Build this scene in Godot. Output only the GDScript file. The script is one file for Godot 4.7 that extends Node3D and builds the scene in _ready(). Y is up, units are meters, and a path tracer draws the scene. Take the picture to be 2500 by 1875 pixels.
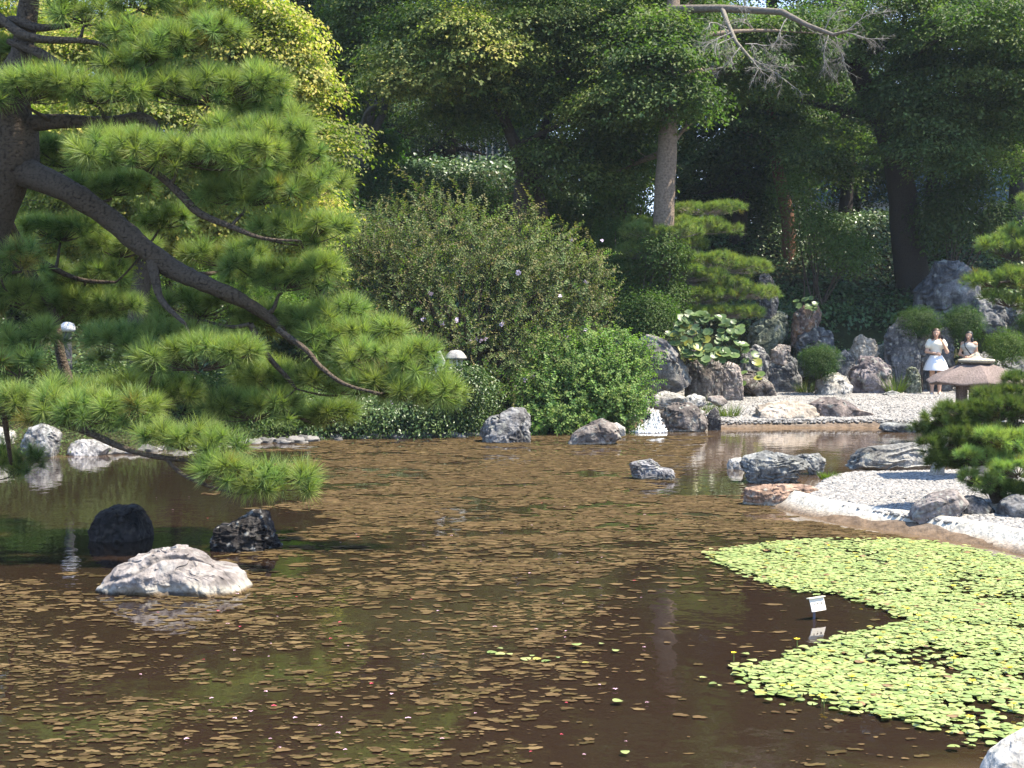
extends Node3D
# A pond garden under a high summer sun: pine on the left, gravel spit and lily mat on the right, wooded slope behind.

const F := 3067.0
const EYE := Vector3(0, 1.95, 0)
const TILT := 0.0396
var tiltb := Basis(Vector3.RIGHT, -atan(TILT))
var rng := RandomNumberGenerator.new()
var fn := FastNoiseLite.new()
var fr := FastNoiseLite.new()
var f1 := FastNoiseLite.new()
var fc := FastNoiseLite.new()
var r1 := FastNoiseLite.new()
var names := {}
var M := {}
var pond := PackedVector2Array()
var ico := {}

# ---------------------------------------------------------------- placing
func ray(px: float, py: float) -> Vector3:
	return tiltb * Vector3((px - 1106.0) / F, (829.5 - py) / F, -1.0)

func at(px: float, py: float, d: float) -> Vector3:
	var r := ray(px, py)
	return EYE + r * (d / -r.z)

func g(px: float, py: float, h := 0.0) -> Vector3:
	var r := ray(px, py)
	return EYE + r * ((h - EYE.y) / r.y)

func numbered(called: String) -> String:
	var n: int = names.get(called, 0)
	names[called] = n + 1
	return called if n == 0 else "%s_%03d" % [called, n]

func tag(o: Node, label: String, category: String, group := "", kind := "") -> Node:
	if label: o.set_meta("label", label)
	if category: o.set_meta("category", category)
	if group: o.set_meta("group", group)
	if kind: o.set_meta("kind", kind)
	return o

func thing(called: String, label: String, category: String, where := Vector3.ZERO, group := "") -> Node3D:
	var o := Node3D.new()
	o.name = numbered(called)
	add_child(o)
	o.position = where
	tag(o, label, category, group)
	return o

func part(called: String, m: Mesh, mat: Material, parent: Node, where := Vector3.ZERO) -> MeshInstance3D:
	var o := MeshInstance3D.new()
	o.name = called if parent != self else numbered(called)
	o.mesh = m
	o.material_override = mat
	parent.add_child(o, true)
	o.position = where
	return o

# ---------------------------------------------------------------- mesh building
class MB:
	var v := PackedVector3Array()
	var n := PackedVector3Array()
	var c := PackedColorArray()
	var i := PackedInt32Array()
	var off := Vector3.ZERO

	func vert(p: Vector3, nn: Vector3, col: Color) -> int:
		v.append(p - off)
		n.append(nn)
		c.append(col)
		return v.size() - 1

	func tri(a: int, b: int, d: int) -> void:
		i.append(a)
		i.append(b)
		i.append(d)

	func quad(a: Vector3, b: Vector3, d: Vector3, e: Vector3, col := Color.WHITE) -> void:
		var nn := (d - a).cross(b - a).normalized()
		var k := vert(a, nn, col)
		vert(b, nn, col)
		vert(d, nn, col)
		vert(e, nn, col)
		tri(k, k + 1, k + 2)
		tri(k, k + 2, k + 3)

	func box(t: Transform3D, s: Vector3, col := Color.WHITE) -> void:
		var h := s / 2
		for ax in 3:
			for sg in [-1.0, 1.0]:
				var nn := Vector3.ZERO
				nn[ax] = sg
				var u := Vector3.ZERO
				u[(ax + 1) % 3] = 1
				var w := Vector3.ZERO
				w[(ax + 2) % 3] = sg
				var q := [nn - u - w, nn - u + w, nn + u + w, nn + u - w]
				quad(t * (q[0] * h), t * (q[1] * h), t * (q[2] * h), t * (q[3] * h), col)

	func tube(pts: Array, radii: Array, sides := 7, col := Color.WHITE, wob := 0.0, noise: FastNoiseLite = null) -> void:
		var m := pts.size()
		var ref := Vector3(0.31, 0.17, 0.93).normalized()
		var first := v.size()
		for k in m:
			var p: Vector3 = pts[k]
			var d: Vector3 = (pts[mini(k + 1, m - 1)] - pts[maxi(k - 1, 0)])
			d = d.normalized() if d.length() > 1e-6 else Vector3.UP
			var x := d.cross(ref)
			if x.length() < 0.05: x = d.cross(Vector3.RIGHT)
			x = x.normalized()
			var y := x.cross(d).normalized()
			ref = (ref - d * ref.dot(d)).normalized() if absf(ref.dot(d)) < 0.98 else y
			for s in sides:
				var a := TAU * s / sides
				var nn := x * cos(a) + y * sin(a)
				var r: float = radii[k]
				if wob > 0.0 and noise: r *= 1.0 + wob * noise.get_noise_3dv((p + nn * r * 2.0) * 60.0)
				vert(p + nn * r, nn, col)
		for k in m - 1:
			for s in sides:
				var a := first + k * sides + s
				var b := first + k * sides + (s + 1) % sides
				tri(a, b, a + sides)
				tri(b, b + sides, a + sides)
		var cap := vert(pts[m - 1], (pts[m - 1] - pts[m - 2]).normalized(), col)
		for s in sides:
			tri(first + (m - 1) * sides + s, first + (m - 1) * sides + (s + 1) % sides, cap)

	func leaf(p: Vector3, d: Vector3, nn: Vector3, l: float, w: float, col: Color, tip: Color, sag := 0.12) -> void:
		var s := d.cross(nn).normalized()
		var up := s.cross(d).normalized()
		var mid := p + d * l * 0.5 - up * l * sag * 0.4
		var k := vert(p, up, col)
		vert(mid + s * w * 0.5 + up * w * 0.16, (up - s * 0.3).normalized(), col)
		vert(p + d * l - up * l * sag, up, tip)
		vert(mid - s * w * 0.5 + up * w * 0.16, (up + s * 0.3).normalized(), col)
		tri(k, k + 2, k + 1)
		tri(k, k + 3, k + 2)

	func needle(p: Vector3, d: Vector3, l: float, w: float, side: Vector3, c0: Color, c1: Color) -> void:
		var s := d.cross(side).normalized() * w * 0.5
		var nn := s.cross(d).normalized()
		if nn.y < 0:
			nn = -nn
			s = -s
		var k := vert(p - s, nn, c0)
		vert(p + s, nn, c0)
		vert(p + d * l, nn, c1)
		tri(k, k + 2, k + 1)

	func lathe(prof: Array, sides: int, col := Color.WHITE, fold := 0.0, folds := 9) -> void:
		# prof: [r, y] from the bottom up
		var first := v.size()
		for k in prof.size():
			var a0: Array = prof[maxi(k - 1, 0)]
			var a1: Array = prof[mini(k + 1, prof.size() - 1)]
			var sl := Vector2(a1[1] - a0[1], -(a1[0] - a0[0])).normalized()
			for s in sides:
				var a := TAU * s / sides
				var r: float = prof[k][0] * (1.0 + fold * sin(a * folds) * (1.0 - float(k) / prof.size()))
				vert(Vector3(cos(a) * r, prof[k][1], sin(a) * r), Vector3(cos(a) * sl.x, sl.y, sin(a) * sl.x).normalized(), col)
		for k in prof.size() - 1:
			for s in sides:
				var a := first + k * sides + s
				var b := first + k * sides + (s + 1) % sides
				tri(a, b, a + sides)
				tri(b, b + sides, a + sides)

	func mesh() -> ArrayMesh:
		var a := []
		a.resize(Mesh.ARRAY_MAX)
		a[Mesh.ARRAY_VERTEX] = v
		a[Mesh.ARRAY_NORMAL] = n
		a[Mesh.ARRAY_COLOR] = c
		a[Mesh.ARRAY_INDEX] = i
		var m := ArrayMesh.new()
		m.add_surface_from_arrays(Mesh.PRIMITIVE_TRIANGLES, a)
		return m

	func facet() -> void:
		var v2 := PackedVector3Array()
		var c2 := PackedColorArray()
		for k in i:
			v2.append(v[k])
			c2.append(c[k])
		v = v2
		c = c2
		n.resize(v.size())
		i = PackedInt32Array(range(v.size()))
		smooth()

	func smooth() -> void:
		n.fill(Vector3.ZERO)
		for k in range(0, i.size(), 3):
			var nn := (v[i[k + 2]] - v[i[k]]).cross(v[i[k + 1]] - v[i[k]])
			n[i[k]] += nn
			n[i[k + 1]] += nn
			n[i[k + 2]] += nn
		for k in n.size():
			n[k] = n[k].normalized()

# copies that stay one object
class Many:
	var buf := PackedFloat32Array()
	func add(b: Basis, o: Vector3, c: Color) -> void:
		buf.append_array(PackedFloat32Array([b.x.x, b.y.x, b.z.x, o.x, b.x.y, b.y.y, b.z.y, o.y, b.x.z, b.y.z, b.z.z, o.z, c.r, c.g, c.b, 1.0]))
	func size() -> int:
		return buf.size() / 16

func many(called: String, m: Mesh, mat: Material, what: Many, parent: Node, kind := "stuff") -> MultiMeshInstance3D:
	var mm := MultiMesh.new()
	mm.transform_format = MultiMesh.TRANSFORM_3D
	mm.use_colors = true
	mm.mesh = m
	mm.instance_count = what.size()
	mm.buffer = what.buf
	var o := MultiMeshInstance3D.new()
	o.name = called if parent != self else numbered(called)
	o.multimesh = mm
	o.material_override = mat
	parent.add_child(o, true)
	if kind: o.set_meta("kind", kind)
	return o

func icosphere(level: int) -> Array:
	if ico.has(level): return ico[level]
	var v := PackedVector3Array()
	var f := PackedInt32Array()
	var t := (1.0 + sqrt(5.0)) / 2.0
	for q in [[-1, t, 0], [1, t, 0], [-1, -t, 0], [1, -t, 0], [0, -1, t], [0, 1, t], [0, -1, -t], [0, 1, -t], [t, 0, -1], [t, 0, 1], [-t, 0, -1], [-t, 0, 1]]:
		v.append(Vector3(q[0], q[1], q[2]).normalized())
	for q in [[0, 11, 5], [0, 5, 1], [0, 1, 7], [0, 7, 10], [0, 10, 11], [1, 5, 9], [5, 11, 4], [11, 10, 2], [10, 7, 6], [7, 1, 8], [3, 9, 4], [3, 4, 2], [3, 2, 6], [3, 6, 8], [3, 8, 9], [4, 9, 5], [2, 4, 11], [6, 2, 10], [8, 6, 7], [9, 8, 1]]:
		f.append_array(PackedInt32Array([q[0], q[2], q[1]]))
	for l in level:
		var mid := {}
		var nf := PackedInt32Array()
		for k in range(0, f.size(), 3):
			var e := [0, 0, 0]
			for j in 3:
				var a := f[k + j]
				var b := f[k + (j + 1) % 3]
				var key := mini(a, b) * 100000 + maxi(a, b)
				if not mid.has(key):
					mid[key] = v.size()
					v.append((v[a] + v[b]).normalized())
				e[j] = mid[key]
			nf.append_array(PackedInt32Array([f[k], e[0], e[2], f[k + 1], e[1], e[0], f[k + 2], e[2], e[1], e[0], e[1], e[2]]))
		f = nf
	ico[level] = [v, f]
	return ico[level]

func lin(r: float, gg: float, b: float) -> Color:
	return Color(r, gg, b)

func srgb(r: float, gg: float, b: float) -> Color:
	return Color(r, gg, b).linear_to_srgb()

func noise_tex(freq: float, type: int, ramp: Array, size := 512, seed_ := 1, oct := 5, normal := 0.0) -> NoiseTexture2D:
	var n := FastNoiseLite.new()
	n.noise_type = type
	n.frequency = freq
	n.fractal_octaves = oct
	n.seed = seed_
	if type == FastNoiseLite.TYPE_CELLULAR: n.cellular_return_type = FastNoiseLite.RETURN_DISTANCE
	var t := NoiseTexture2D.new()
	t.width = size
	t.height = size
	t.seamless = true
	t.noise = n
	if normal > 0.0:
		t.as_normal_map = true
		t.bump_strength = normal
	elif ramp.size():
		var gr := Gradient.new()
		var off := PackedFloat32Array()
		var col := PackedColorArray()
		for r in ramp:
			off.append(r[0])
			col.append(r[1])
		gr.offsets = off
		gr.colors = col
		t.color_ramp = gr
	return t

func grey(v: float) -> Color:
	return Color(v, v, v)

func mat(called: String, rough: float, spec := 0.5, col := Color.WHITE) -> StandardMaterial3D:
	var m := StandardMaterial3D.new()
	m.resource_name = called
	m.albedo_color = col
	m.vertex_color_use_as_albedo = true
	m.roughness = rough
	m.metallic_specular = spec
	M[called] = m
	return m

func foliage(called: String, rough: float, spec: float, through: Color) -> StandardMaterial3D:
	var m := mat(called, rough, spec)
	m.cull_mode = BaseMaterial3D.CULL_DISABLED
	m.backlight_enabled = true
	m.backlight = through
	return m

func textured(m: StandardMaterial3D, tex: Texture2D, scale: float, bump: Texture2D = null, depth := 0.0) -> void:
	m.uv1_triplanar = true
	m.uv1_scale = Vector3.ONE * scale
	if tex: m.albedo_texture = tex
	if bump:
		m.heightmap_enabled = true
		m.heightmap_texture = bump
		m.heightmap_scale = depth

func materials() -> void:
	var mott := noise_tex(0.012, FastNoiseLite.TYPE_SIMPLEX_SMOOTH, [[0.0, grey(0.62)], [0.35, grey(0.8)], [0.6, grey(0.93)], [1.0, grey(1.0)]], 1024, 3, 8)
	var rockb := noise_tex(0.014, FastNoiseLite.TYPE_SIMPLEX_SMOOTH, [], 1024, 8, 7)
	var barkt := noise_tex(0.03, FastNoiseLite.TYPE_CELLULAR, [[0.0, grey(1.0)], [0.55, grey(0.85)], [0.8, grey(0.6)], [1.0, grey(0.45)]], 512, 5, 3)
	var barkb := noise_tex(0.03, FastNoiseLite.TYPE_CELLULAR, [[0.0, grey(1.0)], [0.5, grey(0.8)], [1.0, grey(0.0)]], 512, 5, 3)
	var ripple := noise_tex(0.009, FastNoiseLite.TYPE_SIMPLEX_SMOOTH, [], 512, 11, 4, 5.0)
	textured(mat("rock", 0.85, 0.3), mott, 1.3, rockb, 1.4)
	textured(mat("wet_rock", 0.7, 0.25), mott, 1.3, rockb, 0.6)
	textured(mat("bark", 0.9, 0.3), barkt, 2.6, barkb, 2.5)
	textured(mat("smooth_bark", 0.85, 0.3), mott, 1.2, rockb, 1.0)
	textured(mat("ground", 0.95, 0.2), mott, 0.5, rockb, 3.0)
	textured(mat("pebble", 0.8, 0.4), mott, 6.0)
	textured(mat("lantern_stone", 0.9, 0.3), mott, 3.0, rockb, 0.8)
	foliage("leaf", 0.55, 0.34, Color(0.85, 1.0, 0.55))
	foliage("glossy_leaf", 0.38, 0.42, Color(0.55, 0.65, 0.35))
	foliage("needle", 0.5, 0.4, Color(0.95, 1.0, 0.65))
	foliage("pad", 0.42, 0.5, Color(0.2, 0.25, 0.1))
	foliage("petal", 0.6, 0.4, Color(0.4, 0.4, 0.4))
	foliage("algae", 0.95, 0.12, Color(0.05, 0.05, 0.05))
	mat("skin", 0.6, 0.45)
	mat("cloth", 0.9, 0.3).cull_mode = BaseMaterial3D.CULL_DISABLED
	mat("hair", 0.5, 0.5)
	textured(mat("plaster", 0.85, 0.4), mott, 0.3)
	mat("glass", 0.08, 0.5)
	mat("paint", 0.5, 0.5)
	mat("foam", 0.55, 0.5).cull_mode = BaseMaterial3D.CULL_DISABLED
	var w := mat("water", 0.025, 0.5)
	w.normal_enabled = true
	w.normal_texture = ripple
	w.normal_scale = 0.10
	w.uv1_triplanar = true
	w.uv1_world_triplanar = true
	w.uv1_scale = Vector3(0.55, 0.55, 0.55)

# ---------------------------------------------------------------- ground
func smooth01(a: float, b: float, x: float) -> float:
	var t := clampf((x - a) / (b - a), 0, 1)
	return t * t * (3 - 2 * t)

func shore_points() -> void:
	for q in [[-14, -19.5], [-9, -20.2]]: pond.append(Vector2(q[0], q[1]))
	for q in [[0, 990], [130, 984], [240, 980], [330, 972], [420, 966], [500, 960], [620, 953], [760, 948], [900, 944], [1040, 941], [1150, 938], [1250, 931], [1340, 926], [1400, 916], [1440, 920], [1530, 927], [1620, 926], [1700, 925], [1800, 924], [1900, 924], [1990, 928], [2212, 932], [2420, 945]]:
		var p := g(q[0], q[1])
		pond.append(Vector2(p.x, p.z))
	for q in [[2420, 985], [2240, 998], [2010, 1008], [1900, 1010], [1800, 1012], [1750, 1020], [1720, 1036], [1700, 1052], [1690, 1066]]:
		var p := g(q[0], q[1], 0.16)
		pond.append(Vector2(p.x, p.z))
	for q in [[1690, 1099], [1760, 1121], [1900, 1146], [2050, 1168], [2212, 1200], [2450, 1255], [2650, 1310]]:
		var p := g(q[0], q[1])
		pond.append(Vector2(p.x, p.z))
	for q in [[5.8, -9.2], [5.2, -7.0], [3.6, -5.9], [2.0, -5.6], [1.5, -4.2], [0.5, -3.0], [-3.0, -3.0], [-4.2, -6.0], [-4.9, -10.0], [-5.35, -12.6], [-6.1, -14.6], [-7.6, -16.6], [-11, -18], [-14, -18.5]]: pond.append(Vector2(q[0], q[1]))

func shore(x: float, z: float) -> float:
	# metres to the shoreline, negative in the water
	var p := Vector2(x, z)
	var best := 1e9
	var inside := false
	var n := pond.size()
	var j := n - 1
	for i in n:
		var a := pond[i]
		var b := pond[j]
		if (a.y > z) != (b.y > z) and x < (b.x - a.x) * (z - a.y) / (b.y - a.y) + a.x: inside = not inside
		var ab := b - a
		var t := clampf((p - a).dot(ab) / maxf(ab.length_squared(), 1e-9), 0, 1)
		best = minf(best, p.distance_squared_to(a + ab * t))
		j = i
	return -sqrt(best) if inside else sqrt(best)

func land(x: float, z: float, s: float) -> float:
	if s < 0: return maxf(s * 0.5, -0.8) - 0.01
	var d := -z
	var right := smooth01(0.5, 4.0, x)
	var y := 0.13 * smooth01(0, 0.36, s) + 0.05 * smooth01(0.3, 2.5, s)
	y += 0.14 * smooth01(28, 34, d)
	y += (1.0 - right) * 0.5 * smooth01(0.2, 2.0, s) * smooth01(18, 24, d)
	y += right * (1.9 * smooth01(35.4, 38.0, d) + 3.1 * smooth01(37.5, 46.0, d)) + (1.0 - right) * 5.6 * smooth01(29.5, 41.0, d)
	y += 1.5 * smooth01(46, 70, d)
	y += 0.3 * smooth01(0, 3, s) * smooth01(4.5, 6.0, -x) * smooth01(-20, -8, z)
	return y + fn.get_noise_2d(x * 18, z * 18) * 0.05 * smooth01(0.3, 2, s)

func height(x: float, z: float) -> float:
	return land(x, z, shore(x, z))

func terrain() -> void:
	var b := MB.new()
	var xs := []
	var zs := []
	var x := -60.0
	while x <= 60.0:
		xs.append(x)
		x += 0.25 if absf(x + 0.2) < 13.0 else 2.5
	var z := 12.0
	while z >= -95.0:
		zs.append(z)
		z -= 0.25 if z < -2.0 and z > -37.0 else 1.8
	for zz in zs:
		for xx in xs:
			var far: bool = absf(xx) > 15.0 or zz > 2.0 or zz < -37.0
			var s := 5.0 if far and not (zz < -16.0 and zz > -22.0) else shore(xx, zz)
			var gravel := smooth01(2.2, 2.8, xx) * smooth01(-36.0, -35.2, zz) * (1.0 - smooth01(-11.0, -10.0, zz))
			var soil := lin(0.055, 0.042, 0.028).lerp(lin(0.04, 0.055, 0.02), 0.5 + 0.5 * fn.get_noise_2d(xx * 9, zz * 9))
			var col := soil.lerp(lin(0.17, 0.12, 0.08).lerp(lin(0.2, 0.19, 0.18), smooth01(0.15, 0.4, s)), gravel)
			b.vert(Vector3(xx, land(xx, zz, s) - 0.022 * gravel * smooth01(0.1, 0.4, s), zz), Vector3.UP, col)
	var w := xs.size()
	for r in zs.size() - 1:
		for c in w - 1:
			var a := r * w + c
			b.tri(a, a + w, a + 1)
			b.tri(a + 1, a + w, a + w + 1)
	b.smooth()
	for k in b.n.size():
		if b.n[k].y < 0: b.n[k] = -b.n[k]
	tag(part("ground", b.mesh(), M.ground, self), "dark garden soil rising into a wooded slope behind the pond", "ground", "", "structure")

func water() -> void:
	var b := MB.new()
	var nx := 132
	var nz := 150
	for r in nz + 1:
		for c in nx + 1:
			var x := -15.0 + 28.0 * c / nx
			var z := -0.5 - 28.5 * r / nz
			var s := -shore(x, z)
			var deep := lin(0.020, 0.0125, 0.008)
			var tan_ := lin(0.15, 0.1, 0.058)
			var share := (1.0 - smooth01(0.05, 0.9, s)) * 0.75
			share = maxf(share, smooth01(-17.5, -21.0, z) * smooth01(-3.5, 3.0, x) * 0.55)
			share = maxf(share, smooth01(-14.0, -21.0, z) * smooth01(-4.5, -1.0, x) * 0.18)
			share *= 0.8 + 0.35 * fn.get_noise_2d(x * 30, z * 50)
			b.vert(Vector3(x, 0, z), Vector3.UP, deep.lerp(tan_, clampf(share, 0, 1)))
	var w := nx + 1
	for r in nz:
		for c in nx:
			var a := r * w + c
			b.tri(a, a + w, a + 1)
			b.tri(a + 1, a + w, a + w + 1)
	tag(part("pond_water", b.mesh(), M.water, self), "still brown pond water reflecting the pine and the far trees", "pond", "", "structure")

# ---------------------------------------------------------------- rocks
const WARM := [Color(0.36, 0.31, 0.28), Color(0.24, 0.2, 0.18)]
const GREY := [Color(0.24, 0.235, 0.235), Color(0.12, 0.115, 0.115)]
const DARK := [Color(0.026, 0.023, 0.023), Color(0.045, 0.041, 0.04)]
const PALE := [Color(0.44, 0.42, 0.39), Color(0.3, 0.28, 0.25)]
const BLUE := [Color(0.185, 0.18, 0.18), Color(0.09, 0.09, 0.095)]
const SLATE := [Color(0.27, 0.27, 0.26), Color(0.13, 0.132, 0.13)]
const PINK := [Color(0.38, 0.25, 0.18), Color(0.25, 0.17, 0.13)]
const PURPLE := [Color(0.29, 0.25, 0.25), Color(0.12, 0.1, 0.105)]
const GREEN := [Color(0.19, 0.21, 0.15), Color(0.1, 0.11, 0.075)]
const BROWN := [Color(0.21, 0.18, 0.16), Color(0.1, 0.084, 0.076)]

func star(pts: PackedVector2Array, a: float) -> float:
	var d := Vector2(cos(a), sin(a))
	var best := 0.0
	for k in pts.size():
		var p := pts[k]
		var e := pts[(k + 1) % pts.size()] - p
		var den := d.cross(e)
		if absf(den) < 1e-9: continue
		var t := p.cross(e) / den
		var u := p.cross(d) / den
		if t > 0 and u >= -1e-4 and u <= 1.0001: best = maxf(best, t)
	return best

# a rock whose outline seen from the pond's near side follows the points, with its own depth
func rock(called: String, label: String, outline: Array, d: float, deep: float, tone: Array, opt := {}) -> MeshInstance3D:
	var sd: int = opt.get("seed", called.hash() % 900 + outline.size() * 7 + int(outline[0][0]))
	var level: int = opt.get("level", 4)
	var strata: float = opt.get("strata", 0.0)
	var rough: float = opt.get("rough", 0.09)
	var facets: int = opt.get("facets", 9)
	var band: float = opt.get("band", 0.0)
	var lo := Vector3.INF
	var w := PackedVector2Array()
	var low := 1e9
	var mean := Vector3.ZERO
	var grow: float = opt.get("grow", 1.0)
	if grow != 1.0:
		var cx := 0.0
		var by := -1e9
		for q in outline:
			cx += q[0] / float(outline.size())
			by = maxf(by, q[1])
		var wider := []
		for q in outline: wider.append([cx + (q[0] - cx) * grow, by + (q[1] - by) * (0.5 + 0.5 * grow)])
		outline = wider
	for q in outline: mean += at(q[0], q[1], d)
	mean /= outline.size()
	var across := Vector3(1, 0, 0)
	for q in outline:
		var p := at(q[0], q[1], d) - mean
		w.append(Vector2(p.x, p.y))
		low = minf(low, p.y)
	var wide := 0.0
	var tall := 0.0
	for k in w.size():
		wide = maxf(wide, absf(w[k].x))
		tall = maxf(tall, w[k].y - low)
	var sink: float = opt.get("sink", 0.12)
	for k in w.size():
		if w[k].y - low < tall * 0.22: w[k].y -= sink
	var rmap := PackedFloat32Array()
	for k in 90: rmap.append(star(w, TAU * k / 90))
	for k in 90:
		if rmap[k] <= 0.0: rmap[k] = rmap[(k + 89) % 90]
	var dz: float = deep * wide
	var r := RandomNumberGenerator.new()
	r.seed = sd
	var cuts := []
	for k in facets:
		var nn := Vector3(r.randf_range(-0.55, 0.55), r.randf_range(-0.3, 0.6), r.randf_range(-0.6, 1.3)).normalized()
		cuts.append([nn, r.randf_range(0.52, 0.85)])
	var sph := icosphere(level)
	var b := MB.new()
	var nf := 1.0 / maxf(wide, 0.05)
	var o3 := Vector3(sd % 97, sd % 53, sd % 31) * 3.7
	for q: Vector3 in sph[0]:
		var a := atan2(q.y, q.x)
		var s := pow(clampf(sqrt(q.x * q.x + q.y * q.y), 0, 1), 0.62)
		var f := fposmod(a / TAU * 90.0, 90.0)
		var k0 := int(f) % 90
		var R := lerpf(rmap[k0], rmap[(k0 + 1) % 90], f - floorf(f))
		var p := Vector3(cos(a) * R * s, sin(a) * R * s, signf(q.z) * pow(absf(q.z), 0.8) * dz)
		var up := clampf((p.y - low) / tall, 0, 1)
		p.z *= lerpf(1.12, 0.55, up)
		p.z -= up * dz * 0.12
		for c in cuts:
			var nn: Vector3 = c[0]
			var reach := absf(nn.x) * wide * 0.9 + absf(nn.y) * tall * 0.5 + absf(nn.z) * dz
			var over: float = (p - Vector3(0, 0, 0)).dot(nn) - reach * c[1]
			if over > 0: p -= nn * over * 0.95
		var np := p * nf
		var e := fr.get_noise_3dv(np * 55.0 + o3)
		var e2 := f1.get_noise_3dv(np * 150.0 + o3)
		var e3 := r1.get_noise_3dv(np * 210.0 + o3)
		var out := q
		var wp := np * 42.0 + o3 + Vector3(e2, fn.get_noise_3dv(np * 60.0), e3) * 9.0
		var cell := fc.get_noise_3dv(wp)
		var cell2 := fc.get_noise_3dv(wp * 2.3 + o3)
		var gap := absf(f1.get_noise_3dv(np * 44.0 - o3 * 2.0))
		var groove := 1.0 - smooth01(0.0, 0.09, gap)
		p += out * wide * rough * (e * 0.55 + e2 * 0.25 + e3 * 0.14 + cell * 0.5 + cell2 * 0.22 - groove * 0.45)
		if strata > 0.0:
			var ly := np.y * 9.0 + fn.get_noise_3dv(np * 40.0 + o3) * 2.2
			var step := ly - floorf(ly)
			p += Vector3(out.x, 0, out.z) * wide * strata * (step * step - 0.35)
		var y := p.y + mean.y
		var m1 := smoothstep(-0.25, 0.35, f1.get_noise_3dv(np * 80.0 - o3))
		var col: Color = (tone[0] as Color).lerp(tone[1], m1)
		var v := 1.0 + 0.3 * f1.get_noise_3dv(np * 260.0 + o3)
		col = Color(col.r * v, col.g * v, col.b * v)
		col = col * (1.0 + 0.22 * cell2 + 0.16 * cell) * (1.0 - 0.4 * groove * groove)
		var li := f1.get_noise_3dv(np * 190.0 + o3 * 3.0) * 0.8
		if li > 0.33: col = col.lerp(opt.get("lichen", Color(0.36, 0.36, 0.32)), clampf((li - 0.33) * 4.0, 0, 0.75))
		if band > 0.0:
			var yb := y
			var edge := band * (1.0 + 0.8 * fn.get_noise_3dv(Vector3(np.x, 0, np.z) * 45.0))
			col = col.lerp(Color(0.52, 0.48, 0.4), 0.8 * (1.0 - smooth01(edge * 0.6, edge * 1.3, yb)))
			col = col.lerp(Color(0.16, 0.1, 0.045).lerp(Color(0.03, 0.02, 0.015), smoothstep(-0.4, 0.5, f1.get_noise_3dv(np * 90.0))), 0.9 * (1.0 - smooth01(edge * 0.2, edge * 0.55, yb)))
		elif opt.get("wet", 0.0) > 0.0 and y < opt.wet:
			col = col * 0.5
		b.vert(p, Vector3.UP, Color(col.r, col.g, col.b))
	b.i = sph[1].duplicate()
	b.smooth()
	var base := Vector3(mean.x, mean.y, mean.z)
	var o := part(called, b.mesh(), M[opt.get("mat", "rock")], self, base)
	tag(o, label, opt.get("cat", "rock"), opt.get("group", ""))
	return o

func stone_mesh(sd: int, level: int, flat: float, col: Color) -> ArrayMesh:
	var sph := icosphere(level)
	var b := MB.new()
	var o3 := Vector3(sd * 5.1, sd * 2.3, sd * 9.7)
	for q: Vector3 in sph[0]:
		var p := q * (1.0 + 0.5 * fn.get_noise_3dv(q * 55.0 + o3) + 0.2 * fr.get_noise_3dv(q * 120.0 + o3))
		p.y *= flat
		var v := 1.0 + 0.5 * fn.get_noise_3dv(q * 90.0 - o3)
		b.vert(p, q, Color(col.r * v, col.g * v, col.b * v))
	b.i = sph[1].duplicate()
	b.smooth()
	return b.mesh()

# ---------------------------------------------------------------- leaves
func vary(c: Color, r: RandomNumberGenerator, a := 0.2) -> Color:
	var v := 1.0 + r.randf_range(-a, a)
	return Color(c.r * v * (1.0 + r.randf_range(-a, a) * 0.5), c.g * v, c.b * v * (1.0 + r.randf_range(-a, a) * 0.5))

func clump(sd: int, count: int, rad: Vector3, l: float, w: float, c0: Color, c1: Color, droop := 0.2, flat := 0.5) -> ArrayMesh:
	var r := RandomNumberGenerator.new()
	r.seed = sd
	var b := MB.new()
	var twigs := 5
	for t in twigs:
		var a := TAU * t / twigs + r.randf()
		var dir := Vector3(cos(a), r.randf_range(-0.1, 0.5), sin(a)).normalized()
		for k in count / twigs:
			var s := sqrt(r.randf())
			var p := dir * s + Vector3(r.randf_range(-0.35, 0.35), r.randf_range(-0.4, 0.4), r.randf_range(-0.35, 0.35))
			p = Vector3(p.x * rad.x, p.y * rad.y - s * s * rad.y * droop * 2.0, p.z * rad.z)
			var la := a + r.randf_range(-1.4, 1.4)
			var d := Vector3(cos(la), r.randf_range(-0.55, 0.3) - droop, sin(la)).normalized()
			var nn := Vector3(r.randf_range(-1, 1) * (1 - flat), 1.0, r.randf_range(-1, 1) * (1 - flat)).normalized()
			var col := vary(c0.lerp(c1, r.randf()), r)
			b.leaf(p, d, nn, l * r.randf_range(0.7, 1.2), w * r.randf_range(0.75, 1.15), col, col.lerp(c1, 0.3))
	return b.mesh()

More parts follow.
